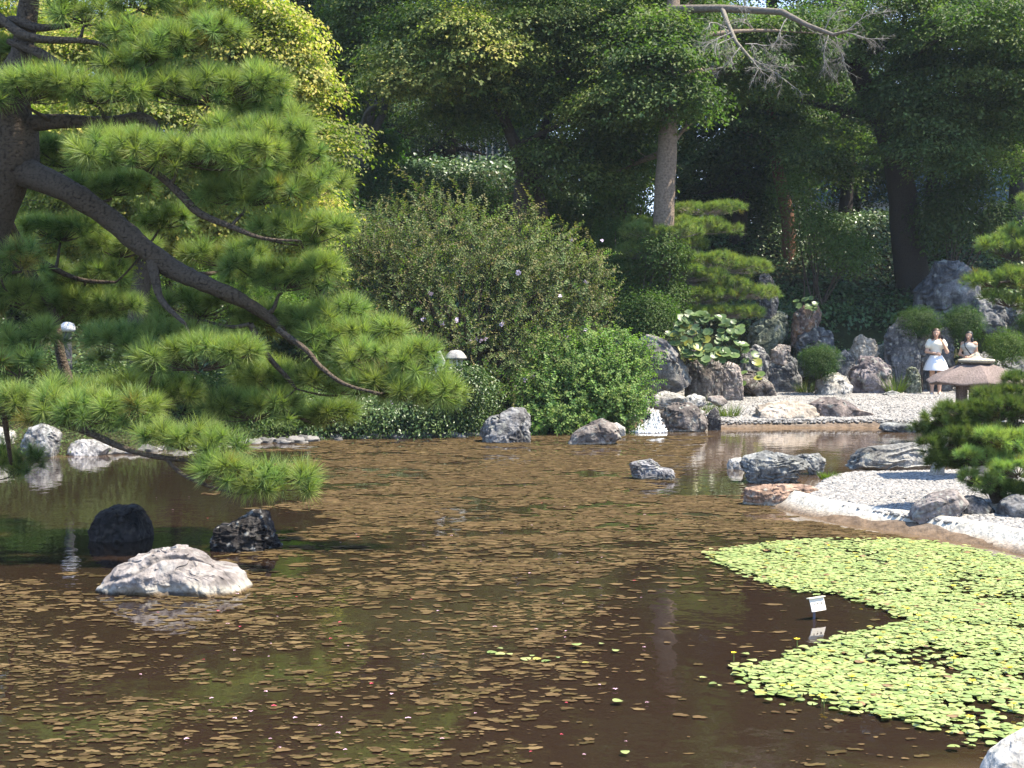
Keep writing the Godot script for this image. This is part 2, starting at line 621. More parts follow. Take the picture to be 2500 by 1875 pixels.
func spray(sd: int, pairs: int, length: float, l: float, w: float, c0: Color, c1: Color, tipc: Color, arch: float, tips := 4) -> ArrayMesh:
	var r := RandomNumberGenerator.new()
	r.seed = sd
	var b := MB.new()
	var pts := []
	var rad := []
	var a0 := r.randf() * TAU
	for k in pairs + 1:
		var t := float(k) / pairs
		pts.append(Vector3(cos(a0) * arch * t * t, t - arch * 0.4 * t * t, sin(a0) * arch * t * t) * length)
		rad.append(0.006 * (1.0 - t * 0.8))
	b.tube(pts, rad, 3, Color(0.09, 0.07, 0.04))
	for k in pairs:
		var t := (k + 1.0) / pairs
		var p: Vector3 = pts[k + 1]
		var up: Vector3 = (pts[k + 1] - pts[k]).normalized()
		for s in 3 if k > pairs - 3 else 2:
			var a := a0 + PI * s + (k % 2) * 1.4 + r.randf_range(-0.4, 0.4)
			var d := (Vector3(cos(a), 0, sin(a)) + up * 0.6).normalized()
			var col := vary(c0.lerp(c1, r.randf()), r)
			if k >= pairs - tips: col = vary(col.lerp(tipc, 0.75), r)
			b.leaf(p, d, (up + Vector3(r.randf_range(-0.4, 0.4), 0.3, r.randf_range(-0.4, 0.4))).normalized(), l * (1.15 - 0.5 * t) * r.randf_range(0.8, 1.2), w, col, col)
	return b.mesh()

func tuft(sd: int, count: int, l: float, w: float, spread: float, c0: Color, c1: Color) -> ArrayMesh:
	var r := RandomNumberGenerator.new()
	r.seed = sd
	var b := MB.new()
	for k in count:
		var t := r.randf()
		var th := spread * sqrt(t) + r.randf_range(-0.12, 0.12)
		var a := r.randf() * TAU
		var d := Vector3(sin(th) * cos(a), cos(th), sin(th) * sin(a))
		var p := Vector3(0, 0.45 * l * (1.0 - t) - 0.1 * l, 0)
		var nl := l * r.randf_range(0.75, 1.12)
		var col := vary(c0, r, 0.15)
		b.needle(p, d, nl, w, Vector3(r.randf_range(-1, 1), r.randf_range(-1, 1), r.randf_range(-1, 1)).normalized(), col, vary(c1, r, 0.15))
	return b.mesh()

func frame(up: Vector3, yaw: float, s: float) -> Basis:
	up = up.normalized()
	var x := up.cross(Vector3(sin(yaw), 0.01, cos(yaw))).normalized()
	var z := x.cross(up).normalized()
	return Basis(x * s, up * s, z * s)

# fills a flattened bough: copies over the dome of an ellipsoid
func bough(what: Array, c: Vector3, rad: Vector3, n: int, tint: Color, size := 1.0, lay := 0.6, under := -0.35) -> void:
	for k in n:
		var a := rng.randf() * TAU
		var s := sqrt(rng.randf())
		var x := cos(a) * s
		var z := sin(a) * s
		var top := sqrt(maxf(0.0, 1.0 - s * s))
		var y := top * rng.randf_range(0.35, 1.0) if rng.randf() > 0.25 else rng.randf_range(under, 0.3)
		var p := c + Vector3(x * rad.x, y * rad.y, z * rad.z)
		var up := Vector3(x * lay, 1.0, z * lay) + Vector3(rng.randf_range(-0.25, 0.25), 0, rng.randf_range(-0.25, 0.25))
		var v := rng.randf_range(0.75, 1.2)
		var hue := rng.randf_range(-0.12, 0.12)
		(what[rng.randi() % what.size()] as Many).add(frame(up, rng.randf() * TAU, size * rng.randf_range(0.75, 1.2)), p, Color(tint.r * v * (1 + hue), tint.g * v, tint.b * v * (1 - hue)))

func bend(a: Vector3, b: Vector3, n: int, sag: float, wob: float, r: RandomNumberGenerator) -> Array:
	var pts := []
	var side := Vector3(r.randf_range(-1, 1), r.randf_range(-0.4, 0.4), r.randf_range(-1, 1)) * wob * a.distance_to(b)
	for k in n + 1:
		var t := float(k) / n
		pts.append(a.lerp(b, t) + Vector3(0, sag * a.distance_to(b) * 4.0 * t * (1 - t), 0) + side * sin(t * TAU * 0.8) * (1.0 if k < n else 0.0))
	return pts

func taper(n: int, r0: float, r1: float) -> Array:
	var out := []
	for k in n + 1: out.append(lerpf(r0, r1, pow(float(k) / n, 0.8)))
	return out

# a broadleaf tree: tapered trunk, limbs to its boughs, leaves in boughs
func tree(called: String, label: String, cat: String, trunk: Array, radii: Array, crown: Array, leaves: Array, tint: Color, barkc: Color, opt := {}) -> Node3D:
	trunk[0].y = minf(trunk[0].y, height(trunk[0].x, trunk[0].z) - 0.25)
	var root: Vector3 = trunk[0]
	var t := thing(called, label, cat, root, opt.get("group", ""))
	var r := RandomNumberGenerator.new()
	r.seed = int(root.x * 131 + root.z * 17) + 5000
	var b := MB.new()
	b.off = root
	var fine := []
	var fr_ := []
	for k in trunk.size() - 1:
		for j in 4:
			var q := float(j) / 4
			var pa: Vector3 = trunk[maxi(k - 1, 0)]
			var pd: Vector3 = trunk[mini(k + 2, trunk.size() - 1)]
			fine.append((trunk[k] as Vector3).cubic_interpolate(trunk[k + 1], pa, pd, q))
			fr_.append(lerpf(radii[k], radii[k + 1], q))
	fine.append(trunk[-1])
	fr_.append(radii[-1])
	b.tube(fine, fr_, 12, barkc, 0.1, fn)
	part("trunk", b.mesh(), M[opt.get("bark", "bark")], t)
	var sets := []
	for k in leaves.size(): sets.append(Many.new())
	var nb := crown.size()
	var lim: int = opt.get("limbs", 9)
	for k in nb:
		var e: Array = crown[k]
		bough(sets, e[0] - root, e[1], int(e[2] * opt.get("fill", 0.7)), Color(tint.r * e[3] * (0.7 + 0.3 * e[3]), tint.g * e[3], tint.b * e[3]), opt.get("size", 1.0), opt.get("lay", 0.5))
		if lim > 0 and (k % maxi(1, nb / lim)) == 0:
			var to: Vector3 = e[0] - root - Vector3(0, e[1].y * 0.4, 0)
			var from := Vector3.ZERO
			var fradius := 0.05
			var best := 1e9
			for j in range(int(fine.size() * 0.4), fine.size()):
				var q: Vector3 = fine[j] - root
				var cost := q.distance_to(to) + maxf(0.0, q.y - to.y + 0.6) * 3.0
				if cost < best:
					best = cost
					from = q
					fradius = fr_[j]
			var lb := MB.new()
			var pts := bend(from, to, 7, 0.04, 0.06, r)
			lb.tube(pts, taper(7, fradius * 0.5, 0.02), 6, barkc)
			for j in 4:
				var s: Vector3 = pts[3 + j]
				var e2: Vector3 = s + Vector3(r.randf_range(-1, 1), r.randf_range(0.1, 0.7), r.randf_range(-1, 1)) * e[1].x * 0.8
				lb.tube(bend(s, e2, 4, 0.03, 0.06, r), taper(4, 0.022, 0.007), 4, barkc)
			part("limb", lb.mesh(), M[opt.get("bark", "bark")], t)
	for k in leaves.size():
		if sets[k].size(): many("crown", leaves[k], M[opt.get("leaf", "leaf")], sets[k], t)
	return t

# random flattened boughs inside an envelope
func boughs(c: Vector3, rad: Vector3, n: int, br: float, per: int, sd: int) -> Array:
	var r := RandomNumberGenerator.new()
	r.seed = sd
	var out := []
	for k in n:
		var q := Vector3(r.randf_range(-1, 1), r.randf_range(-1, 1), r.randf_range(-1, 1))
		while q.length() > 1.0: q = Vector3(r.randf_range(-1, 1), r.randf_range(-1, 1), r.randf_range(-1, 1))
		q = q.normalized() * pow(q.length(), 0.6)
		var s := br * r.randf_range(0.65, 1.3)
		out.append([c + q * rad, Vector3(s * r.randf_range(0.9, 1.3), s * r.randf_range(0.5, 0.95), s * r.randf_range(0.9, 1.2)), int(per * s * s / (br * br)), r.randf_range(0.6, 1.45)])
	return out

# ---------------------------------------------------------------- pines
# pads: [px, py, full width, full height, depth, shade]; limbs: [[px, py, depth, width in pixels], ...]
func pine(called: String, label: String, root: Vector3, limbs: Array, pads: Array, tufts: Array, opt := {}) -> Node3D:
	var t := thing(called, label, "pine tree", root, opt.get("group", ""))
	var r := RandomNumberGenerator.new()
	r.seed = int(root.x * 77) + 99
	var nl: float = opt.get("needle", 0.13)
	var barkc: Color = opt.get("bark", Color(0.115, 0.088, 0.064))
	var spine := []
	var first := true
	for L in limbs:
		var pts := []
		var rad := []
		var raw := []
		for q in L:
			if q[0] is Vector3: raw.append([q[0], q[1]])
			else: raw.append([at(q[0], q[1], q[2]), q[3] / F * q[2] * 0.5])
		for k in raw.size() - 1:
			for j in 5:
				var s := j / 5.0
				pts.append((raw[k][0] as Vector3).cubic_interpolate(raw[k + 1][0], raw[maxi(k - 1, 0)][0], raw[mini(k + 2, raw.size() - 1)][0], s))
				rad.append(lerpf(raw[k][1], raw[k + 1][1], s) * (1.0 + r.randf_range(-0.07, 0.07)))
		pts.append(raw[-1][0])
		rad.append(raw[-1][1])
		for k in pts.size(): spine.append([pts[k], rad[k]])
		var b := MB.new()
		b.off = root
		b.tube(pts, rad, 14 if first else 9, barkc, 0.12, fn)
		part("trunk" if first else "limb", b.mesh(), M.bark, t)
		first = false
	for P in pads:
		var d: float = P[4]
		var c := at(P[0], P[1], d)
		var px: float = d / F
		var a := maxf((P[2] * 0.5 * opt.get("grow", 1.0)) * px - nl * 0.55, nl * 0.5)
		var hh := maxf((P[3] * 0.5) * px - nl * 0.25, nl * 0.35)
		var lobes := maxi(1, roundi(P[2] / opt.get("lobe", 85.0)))
		var shade: float = P[5] if P.size() > 5 else 1.0
		var n := int(opt.get("dense", 1.0) * a * (a * 0.75 + 0.1) * 3.1 / (0.0078 * (nl / 0.13) * (nl / 0.13)))
		n = maxi(n, 8)
		var sets := []
		for k in tufts.size(): sets.append(Many.new())
		var lobe := []
		for k in lobes:
			var fx := 0.0 if lobes == 1 else lerpf(-1, 1, float(k) / (lobes - 1)) * (1.0 - 0.75 / lobes)
			lobe.append([Vector3(fx * a, r.randf_range(-0.35, 0.3) * hh * (0.4 if lobes == 1 else 1.0), r.randf_range(-0.35, 0.35) * a * 0.6 / lobes), r.randf_range(0.85, 1.15)])
		var tw := MB.new()
		tw.off = root
		var hub := c + Vector3(0, -hh * 0.75, 0)
		# the nearest limb reaches out to the pad
		var best := 1e9
		var from := hub
		var fr0 := 0.02
		for s in spine:
			var q: Vector3 = s[0]
			var cost := q.distance_to(hub) + maxf(0.0, q.y - hub.y) * 0.6
			if cost < best:
				best = cost
				from = q
				fr0 = s[1]
		if from.distance_to(hub) > 0.02:
			var pts := bend(from, hub, 8, -0.05, 0.07, r)
			tw.tube(pts, taper(8, minf(fr0 * 0.7, 0.012 + 0.022 * from.distance_to(hub) + 0.012), 0.011), 6, barkc)
			for k in range(4, pts.size()): spine.append([pts[k], 0.014])
		for k in n:
			var L2: Array = lobe[r.randi() % lobes]
			var an := r.randf() * TAU
			var s := sqrt(r.randf())
			var u := cos(an) * s
			var w := sin(an) * s
			var top := sqrt(maxf(0.0, 1 - s * s))
			var y := top * r.randf_range(0.5, 0.8) - 0.25
			var low := r.randf() < 0.2
			if low: y = r.randf_range(-0.7, 0.0)
			var ra: float = a / lobes * 1.35 * L2[1]
			var p: Vector3 = c + L2[0] + Vector3(u * ra, y * hh, w * maxf(ra, a * 0.5) * 0.8)
			var up := Vector3(u * 0.9, 0.75 + 0.4 * top, w * 0.9) + Vector3(r.randf_range(-0.2, 0.2), 0, r.randf_range(-0.2, 0.2))
			if low: up = Vector3(u * 1.5, 0.15, w * 1.5) + Vector3(r.randf_range(-0.4, 0.4), 0, r.randf_range(-0.4, 0.4))
			up = up.normalized()
			var v := r.randf_range(0.8, 1.18) * shade
			var warm := r.randf_range(-0.15, 0.15)
			var col := Color(v * (1.0 + warm), v, v * (1.0 - warm))
			if r.randf() < (0.05 if low else 0.008): col = Color(1.5, 0.9, 0.8) * v * 0.8
			(sets[r.randi() % tufts.size()] as Many).add(frame(up, r.randf() * TAU, r.randf_range(0.85, 1.15)), p - root, col)
			if k % 3 == 0:
				var st := hub.lerp(p, 0.12) + Vector3(0, 0.01, 0)
				tw.tube(bend(st, p - up * nl * 0.1, 3, -0.06, 0.05, r), taper(3, 0.0075, 0.004), 3, barkc * 1.1)
		part("branch", tw.mesh(), M.bark, t)
		for k in tufts.size():
			if sets[k].size(): many("needle_pad", tufts[k], M.needle, sets[k], t)
	return t

func bare_branch(b: MB, p: Vector3, d: Vector3, l: float, rad: float, depth: int, r: RandomNumberGenerator, droop: float, col: Color) -> void:
	var pts := [p]
	var n := 5
	var q := p
	var dd := d
	for k in n:
		dd = (dd + Vector3(r.randf_range(-0.3, 0.3), r.randf_range(-0.3, 0.3) - droop * 0.3, r.randf_range(-0.3, 0.3))).normalized()
		q += dd * l / n
		pts.append(q)
	b.tube(pts, taper(n, rad, rad * 0.45), 4 if depth > 0 else 3, col)
	if depth == 0: return
	for k in r.randi_range(4, 6):
		var j := r.randi_range(1, n)
		var nd := (dd + Vector3(r.randf_range(-1, 1), r.randf_range(-0.9, 0.6) - droop, r.randf_range(-1, 1)) * 0.95).normalized()
		bare_branch(b, pts[j], nd, l * r.randf_range(0.4, 0.7), rad * 0.5, depth - 1, r, droop, col)

# ---------------------------------------------------------------- bodies
func cap(p: Vector3, a: Vector3, b: Vector3, ra: float, rb: float) -> float:
	var ab := b - a
	var t := clampf((p - a).dot(ab) / maxf(ab.length_squared(), 1e-9), 0, 1)
	return p.distance_to(a + ab * t) - lerpf(ra, rb, t)

# bones: [a, b, ra, rb, squash in depth]; one continuous surface round all of them
func skin(b: MB, bones: Array, cell: float, k: float, paint: Callable) -> void:
	var lo := Vector3.INF
	var hi := -Vector3.INF
	for q in bones:
		var m: float = maxf(q[2], q[3]) + cell * 2.5
		lo = lo.min((q[0] as Vector3).min(q[1]) - Vector3.ONE * m)
		hi = hi.max((q[0] as Vector3).max(q[1]) + Vector3.ONE * m)
	var dim := Vector3i(((hi - lo) / cell).ceil()) + Vector3i.ONE
	var f := PackedFloat32Array()
	f.resize(dim.x * dim.y * dim.z)
	f.fill(1.0)
	for q in bones:
		var m: float = maxf(q[2], q[3]) + cell * 2.5 + k
		var a := Vector3i((((q[0] as Vector3).min(q[1]) - Vector3.ONE * m - lo) / cell).floor()).clamp(Vector3i.ZERO, dim - Vector3i.ONE)
		var e := Vector3i((((q[0] as Vector3).max(q[1]) + Vector3.ONE * m - lo) / cell).ceil()).clamp(Vector3i.ZERO, dim - Vector3i.ONE)
		for z in range(a.z, e.z + 1):
			for y in range(a.y, e.y + 1):
				for x in range(a.x, e.x + 1):
					var i := (z * dim.y + y) * dim.x + x
					var d := cap(lo + Vector3(x, y, z) * cell, q[0], q[1], q[2], q[3])
					var o := f[i]
					var h := maxf(k - absf(o - d), 0.0) / k
					f[i] = minf(o, d) - h * h * k * 0.25
	var at_ := {}
	var sx := 1
	var sy := dim.x
	var sz := dim.x * dim.y
	for z in dim.z - 1:
		for y in dim.y - 1:
			for x in dim.x - 1:
				var i := z * sz + y * sy + x
				var neg := 0
				for c in 8:
					if f[i + (c & 1) * sx + ((c >> 1) & 1) * sy + (c >> 2) * sz] < 0: neg += 1
				if neg == 0 or neg == 8: continue
				var sum := Vector3.ZERO
				var n := 0
				for c in 8:
					for ax in 3:
						if c & (1 << ax): continue
						var d := c | (1 << ax)
						var fa := f[i + (c & 1) * sx + ((c >> 1) & 1) * sy + (c >> 2) * sz]
						var fb := f[i + (d & 1) * sx + ((d >> 1) & 1) * sy + (d >> 2) * sz]
						if (fa < 0) != (fb < 0):
							var p := Vector3(c & 1, (c >> 1) & 1, c >> 2)
							p[ax] += fa / (fa - fb)
							sum += p
							n += 1
				var w := lo + (Vector3(x, y, z) + sum / n) * cell
				at_[i] = b.vert(w, Vector3.UP, paint.call(w))
	for i: int in at_:
		var steps := [sx, sy, sz]
		for ax in 3:
			var u: int = steps[(ax + 1) % 3]
			var w: int = steps[(ax + 2) % 3]
			var s: int = steps[ax]
			if i + s >= f.size(): continue
			if (f[i] < 0) == (f[i + s] < 0): continue
			if not (at_.has(i - u) and at_.has(i - w) and at_.has(i - u - w)): continue
			var q := [at_[i], at_[i - u], at_[i - u - w], at_[i - w]]
			if f[i] < 0: q.reverse()
			b.tri(q[0], q[1], q[2])
			b.tri(q[0], q[2], q[3])

func woman(label: String, foot: Vector3, turn: float, tall: float, pose: int) -> void:
	var o := thing("person", label, "person", foot)
	o.rotation.y = turn
	o.scale = Vector3.ONE * tall / 1.6
	var sk := Color(0.5, 0.3, 0.2)
	var V := func(x, y, z): return Vector3(x, y, z)
	# faces +z; +x is the person's left
	var neck := Vector3(0, 1.33, 0)
	var head := Vector3(0, 1.475, 0.015)
	var sl := Vector3(0.15, 1.28, 0)
	var sr := Vector3(-0.15, 1.28, 0)
	var el: Vector3
	var wl: Vector3
	var er: Vector3
	var wr: Vector3
	if pose == 0:
		el = Vector3(0.25, 1.04, 0.08); wl = Vector3(0.145, 1.26, 0.17)
		er = Vector3(-0.22, 1.05, 0.05); wr = Vector3(-0.02, 1.0, 0.17)
	else:
		el = Vector3(0.19, 1.03, -0.01); wl = Vector3(0.05, 0.95, 0.19)
		er = Vector3(-0.23, 1.02, -0.02); wr = Vector3(-0.03, 0.94, 0.18)
	var bones := [
		[Vector3(0, 0.86, 0), Vector3(0, 1.0, 0), 0.135, 0.11], [Vector3(0, 1.0, 0), Vector3(0, 1.2, 0.005), 0.11, 0.125],
		[Vector3(-0.07, 1.2, 0), Vector3(0.07, 1.2, 0), 0.11, 0.11], [sr, sl, 0.055, 0.055], [Vector3(0, 1.25, 0), neck + Vector3(0, 0.05, 0), 0.055, 0.046],
		[Vector3(0.08, 0.86, 0), Vector3(0.085, 0.46, 0.01), 0.085, 0.052], [Vector3(0.085, 0.46, 0.01), Vector3(0.085, 0.3, -0.015), 0.052, 0.054], [Vector3(0.085, 0.3, -0.015), Vector3(0.085, 0.07, -0.01), 0.054, 0.035],
		[Vector3(-0.08, 0.86, 0), Vector3(-0.085, 0.46, 0.01), 0.085, 0.052], [Vector3(-0.085, 0.46, 0.01), Vector3(-0.085, 0.3, -0.015), 0.052, 0.054], [Vector3(-0.085, 0.3, -0.015), Vector3(-0.085, 0.07, -0.01), 0.054, 0.035],
		[Vector3(0.085, 0.05, -0.02), Vector3(0.1, 0.03, 0.12), 0.036, 0.026], [Vector3(-0.085, 0.05, -0.02), Vector3(-0.1, 0.03, 0.12), 0.036, 0.026],
		[sl, el, 0.046, 0.036], [el, wl, 0.036, 0.024], [sr, er, 0.046, 0.036], [er, wr, 0.036, 0.024],
	]
	var b := MB.new()
	var plain := func(_w): return sk
	skin(b, bones, 0.014, 0.045, plain)
	# head
	var hb := [
		[head + Vector3(0, 0.025, -0.012), head + Vector3(0, 0.03, 0.0), 0.083, 0.083], [head + Vector3(0, -0.03, 0.02), head + Vector3(0, -0.07, 0.03), 0.062, 0.04],
		[head + Vector3(0, -0.08, -0.01), head + Vector3(0, -0.14, -0.015), 0.046, 0.046],
		[head + Vector3(0, 0.0, 0.08), head + Vector3(0, -0.025, 0.1), 0.009, 0.013], [head + Vector3(-0.02, -0.055, 0.078), head + Vector3(0.02, -0.055, 0.078), 0.01, 0.01],
		[head + Vector3(0.08, 0.01, -0.01), head + Vector3(0.083, -0.025, -0.005), 0.014, 0.01], [head + Vector3(-0.08, 0.01, -0.01), head + Vector3(-0.083, -0.025, -0.005), 0.014, 0.01],
	]
	skin(b, hb, 0.0065, 0.018, func(w):
		var q: Vector3 = w - head
		if q.z > 0.05 and absf(q.y + 0.057) < 0.009 and absf(q.x) < 0.024: return Color(0.35, 0.1, 0.09)
		return sk)
	# hands: palm, four fingers of unequal length that bend, and a thumb from the side
	for s in [1.0, -1.0]:
		var wrist := wl if s > 0 else wr
		var elb := el if s > 0 else er
		var dir := (wrist - elb).normalized()
		var side := Vector3(0, 0, 1) if (pose == 0 and s > 0) else Vector3(0, 1, 0)
		side = (side - dir * side.dot(dir)).normalized()
		var nn := dir.cross(side).normalized()
		var curl := nn * (1.0 if nn.x * s < 0 else -1.0)
		var hbones := [[wrist, wrist + dir * 0.05, 0.02, 0.024]]
		for k in 4:
			var root := wrist + dir * 0.07 + side * (k - 1.5) * 0.017
			var ln: float = [0.062, 0.07, 0.065, 0.05][k]
			var m1 := root + dir * ln * 0.5 + curl * 0.012
			var m2 := m1 + dir * ln * 0.25 + curl * 0.022
			hbones.append([wrist + dir * 0.03 + side * (k - 1.5) * 0.012, root, 0.011, 0.0095])
			hbones.append([root, m1, 0.009, 0.008])
			hbones.append([m1, m2, 0.008, 0.007])
		var tb := wrist + dir * 0.025 + side * 0.028
		hbones.append([tb, tb + dir * 0.03 + side * 0.018 + curl * 0.012, 0.011, 0.009])
		hbones.append([tb + dir * 0.03 + side * 0.018 + curl * 0.012, tb + dir * 0.052 + side * 0.018 + curl * 0.03, 0.009, 0.008])
		skin(b, hbones, 0.0055, 0.007, plain)
	b.smooth()
	part("body", b.mesh(), M.skin, o)
	for s in [-1.0, 1.0]:
		var e := MB.new()
		var sph := icosphere(2)
		for q: Vector3 in sph[0]:
			var fwd := q.z > 0.75
			e.vert(head + Vector3(s * 0.031, 0.005, 0.078) + q * Vector3(0.013, 0.008, 0.008), q, Color(0.02, 0.012, 0.01) if fwd else Color(0.7, 0.68, 0.65))
		e.i = sph[1].duplicate()
		part("eye", e.mesh(), M.hair, o)
	# hair
	var h := MB.new()
	var hairc := Color(0.045, 0.022, 0.014) if pose == 0 else Color(0.015, 0.012, 0.012)
	var hs := [[head + Vector3(0, 0.045, -0.03), head + Vector3(0, 0.05, -0.01), 0.09, 0.085], [head + Vector3(0.068, 0.03, 0.0), head + Vector3(0.075, -0.13, -0.01), 0.03, 0.024], [head + Vector3(-0.068, 0.03, 0.0), head + Vector3(-0.075, -0.13, -0.01), 0.03, 0.024],
		[head + Vector3(0, 0.0, -0.065), head + Vector3(0, -0.17, -0.075), 0.07, 0.05]]
	if pose == 1:
		hs.append([head + Vector3(0.085, -0.08, 0.0), head + Vector3(0.1, -0.27, 0.02), 0.034, 0.024])
		hs.append([head + Vector3(-0.085, -0.08, 0.0), head + Vector3(-0.1, -0.27, 0.02), 0.034, 0.024])
	skin(h, hs, 0.011, 0.02, func(_w): return hairc)
	h.smooth()
	part("hair", h.mesh(), M.hair, o)
	# top with sleeves
	var c := MB.new()
	var topc := Color(0.7, 0.66, 0.55) if pose == 0 else Color(0.5, 0.48, 0.42)
	var tb2 := [[Vector3(0, 0.93, 0), Vector3(0, 1.03, 0), 0.14, 0.122], [Vector3(0, 1.03, 0), Vector3(0, 1.2, 0.005), 0.122, 0.135], [Vector3(-0.07, 1.2, 0), Vector3(0.07, 1.2, 0), 0.12, 0.12]]
	if pose == 0:
		tb2.append([sl + Vector3(0, -0.0, 0), sl.lerp(el, 0.35), 0.07, 0.078])
		tb2.append([sr + Vector3(0, -0.0, 0), sr.lerp(er, 0.4), 0.07, 0.082])
	else:
		tb2.append([sl, sl.lerp(el, 0.2), 0.058, 0.055])
		tb2.append([sr, sr.lerp(er, 0.2), 0.058, 0.055])
	skin(c, tb2, 0.014, 0.03, func(w): return topc if pose == 0 or fposmod(w.y * 40.0, 1.0) > 0.35 else Color(0.25, 0.25, 0.25))
	c.smooth()
	part("blouse", c.mesh(), M.cloth, o)
	var k := MB.new()
	if pose == 0:
		k.lathe([[0.275, 0.6], [0.27, 0.64], [0.235, 0.76], [0.19, 0.86], [0.15, 0.93], [0.135, 0.97]], 40, Color(0.75, 0.75, 0.76), 0.09, 8)
	else:
		k.lathe([[0.2, 0.55], [0.195, 0.65], [0.18, 0.8], [0.155, 0.92], [0.14, 0.97]], 36, Color(0.62, 0.62, 0.5), 0.05, 7)
	part("skirt", k.mesh(), M.cloth, o)
	var bl := MB.new()
	bl.lathe([[0.137, 0.955], [0.142, 0.965], [0.142, 0.995], [0.137, 1.005]], 28, Color(0.12, 0.12, 0.13) if pose == 0 else Color(0.2, 0.17, 0.12))
	part("belt", bl.mesh(), M.cloth, o)
	for s in [-1.0, 1.0]:
		var sh := MB.new()
		skin(sh, [[Vector3(s * 0.086, 0.035, -0.035), Vector3(s * 0.102, 0.028, 0.13), 0.041, 0.034]], 0.012, 0.01, func(_w): return Color(0.6, 0.5, 0.42))
		sh.smooth()
		part("shoe", sh.mesh(), M.cloth, o)
	if pose == 0:
		var ph := MB.new()
		ph.box(Transform3D(Basis(Vector3.UP, 0.9), wl + Vector3(-0.025, 0.085, 0.0)), Vector3(0.012, 0.12, 0.06), Color(0.015, 0.015, 0.017))
		tag(part("mobile_phone", ph.mesh(), M.paint, self), "black phone held to the ear by the woman in the white skirt", "phone")
		var pm: MeshInstance3D = get_child(get_child_count() - 1)
		pm.transform = o.transform
	else:
		var st := MB.new()
		st.tube([Vector3(-0.1, 1.33, 0.07), Vector3(-0.06, 1.2, 0.137), Vector3(0.03, 1.08, 0.135), Vector3(0.12, 0.96, 0.1)], [0.012, 0.012, 0.012, 0.012], 6, Color(0.03, 0.028, 0.025))
		part("bag_strap", st.mesh(), M.cloth, o)

# ---------------------------------------------------------------- the scene
func _ready() -> void:
	rng.seed = 20130827
	fn.noise_type = FastNoiseLite.TYPE_SIMPLEX_SMOOTH
	fn.frequency = 0.02
	fn.fractal_octaves = 3
	f1.noise_type = FastNoiseLite.TYPE_SIMPLEX_SMOOTH
	f1.fractal_type = FastNoiseLite.FRACTAL_NONE
	f1.frequency = 0.02
	f1.seed = 9
	fc.noise_type = FastNoiseLite.TYPE_CELLULAR
	fc.cellular_return_type = FastNoiseLite.RETURN_CELL_VALUE
	fc.fractal_type = FastNoiseLite.FRACTAL_NONE
	fc.frequency = 0.02
	fc.seed = 3
	r1.noise_type = FastNoiseLite.TYPE_SIMPLEX_SMOOTH
	r1.fractal_type = FastNoiseLite.FRACTAL_RIDGED
	r1.fractal_octaves = 1
	r1.frequency = 0.02
	r1.seed = 13
	fr.noise_type = FastNoiseLite.TYPE_SIMPLEX_SMOOTH
	fr.fractal_type = FastNoiseLite.FRACTAL_RIDGED
	fr.frequency = 0.02
	fr.fractal_octaves = 3
	fr.seed = 5

	var cam := Camera3D.new()
	cam.name = "camera"
	cam.position = EYE
	cam.rotation = Vector3(-atan(TILT), 0, 0)
	cam.fov = 30.27
	cam.near = 0.05
	cam.far = 400.0
	add_child(cam)
	cam.current = true

	var env := Environment.new()
	env.background_mode = Environment.BG_SKY
	var sm := ProceduralSkyMaterial.new()
	sm.sky_top_color = Color(0.47, 0.6, 0.8)
	sm.sky_horizon_color = Color(0.8, 0.87, 0.94)
	sm.sky_curve = 0.18
	sm.ground_bottom_color = Color(0.2, 0.2, 0.18)
	sm.ground_horizon_color = Color(0.6, 0.65, 0.65)
	sm.sky_energy_multiplier = 1.0
	sm.sun_angle_max = 12.0
	var sky := Sky.new()
	sky.sky_material = sm
	env.sky = sky
	env.tonemap_mode = Environment.TONE_MAPPER_LINEAR
	env.tonemap_exposure = 3.0
	env.fog_enabled = true
	env.fog_density = 0.0003
	env.fog_light_color = Color(0.85, 0.9, 0.95)
	env.sdfgi_enabled = true
	env.ssao_enabled = true
	env.ssil_enabled = true
	var we := WorldEnvironment.new()
	we.name = "surroundings"
	we.environment = env
	add_child(we)

	var sun := DirectionalLight3D.new()
	sun.name = "sun"
	sun.light_energy = 1.6
	sun.light_color = Color(1.0, 0.96, 0.88)
	sun.light_angular_distance = 0.5
	sun.shadow_enabled = true
	add_child(sun)
	var el := deg_to_rad(63.0)
	var az := deg_to_rad(-5.0)
	sun.basis = Basis.looking_at(-Vector3(cos(el) * cos(az), sin(el), -cos(el) * sin(az)), Vector3.UP)

	materials()
	shore_points()
	terrain()
	water()
	building()
	trees()
	left_pine()
	shrubs()
	small_pines()
	rocks()
	peninsula()
	lantern()
	lilies()
	floating()
	cascade()
	sign_board()
	left_lanterns()
	woman("woman in cream blouse and flared white skirt holding a phone to her ear", Vector3(at(2021, 857, 34.0).x, height(at(2021, 857, 34.0).x, -34.0), -34.0), -0.25, 1.6, 0)
	woman("woman in sleeveless striped top with a dark shoulder strap, beyond the lantern roof", Vector3(at(2092, 857, 35.0).x, height(at(2092, 857, 35.0).x, -35.0), -35.0), -0.55, 1.56, 1)

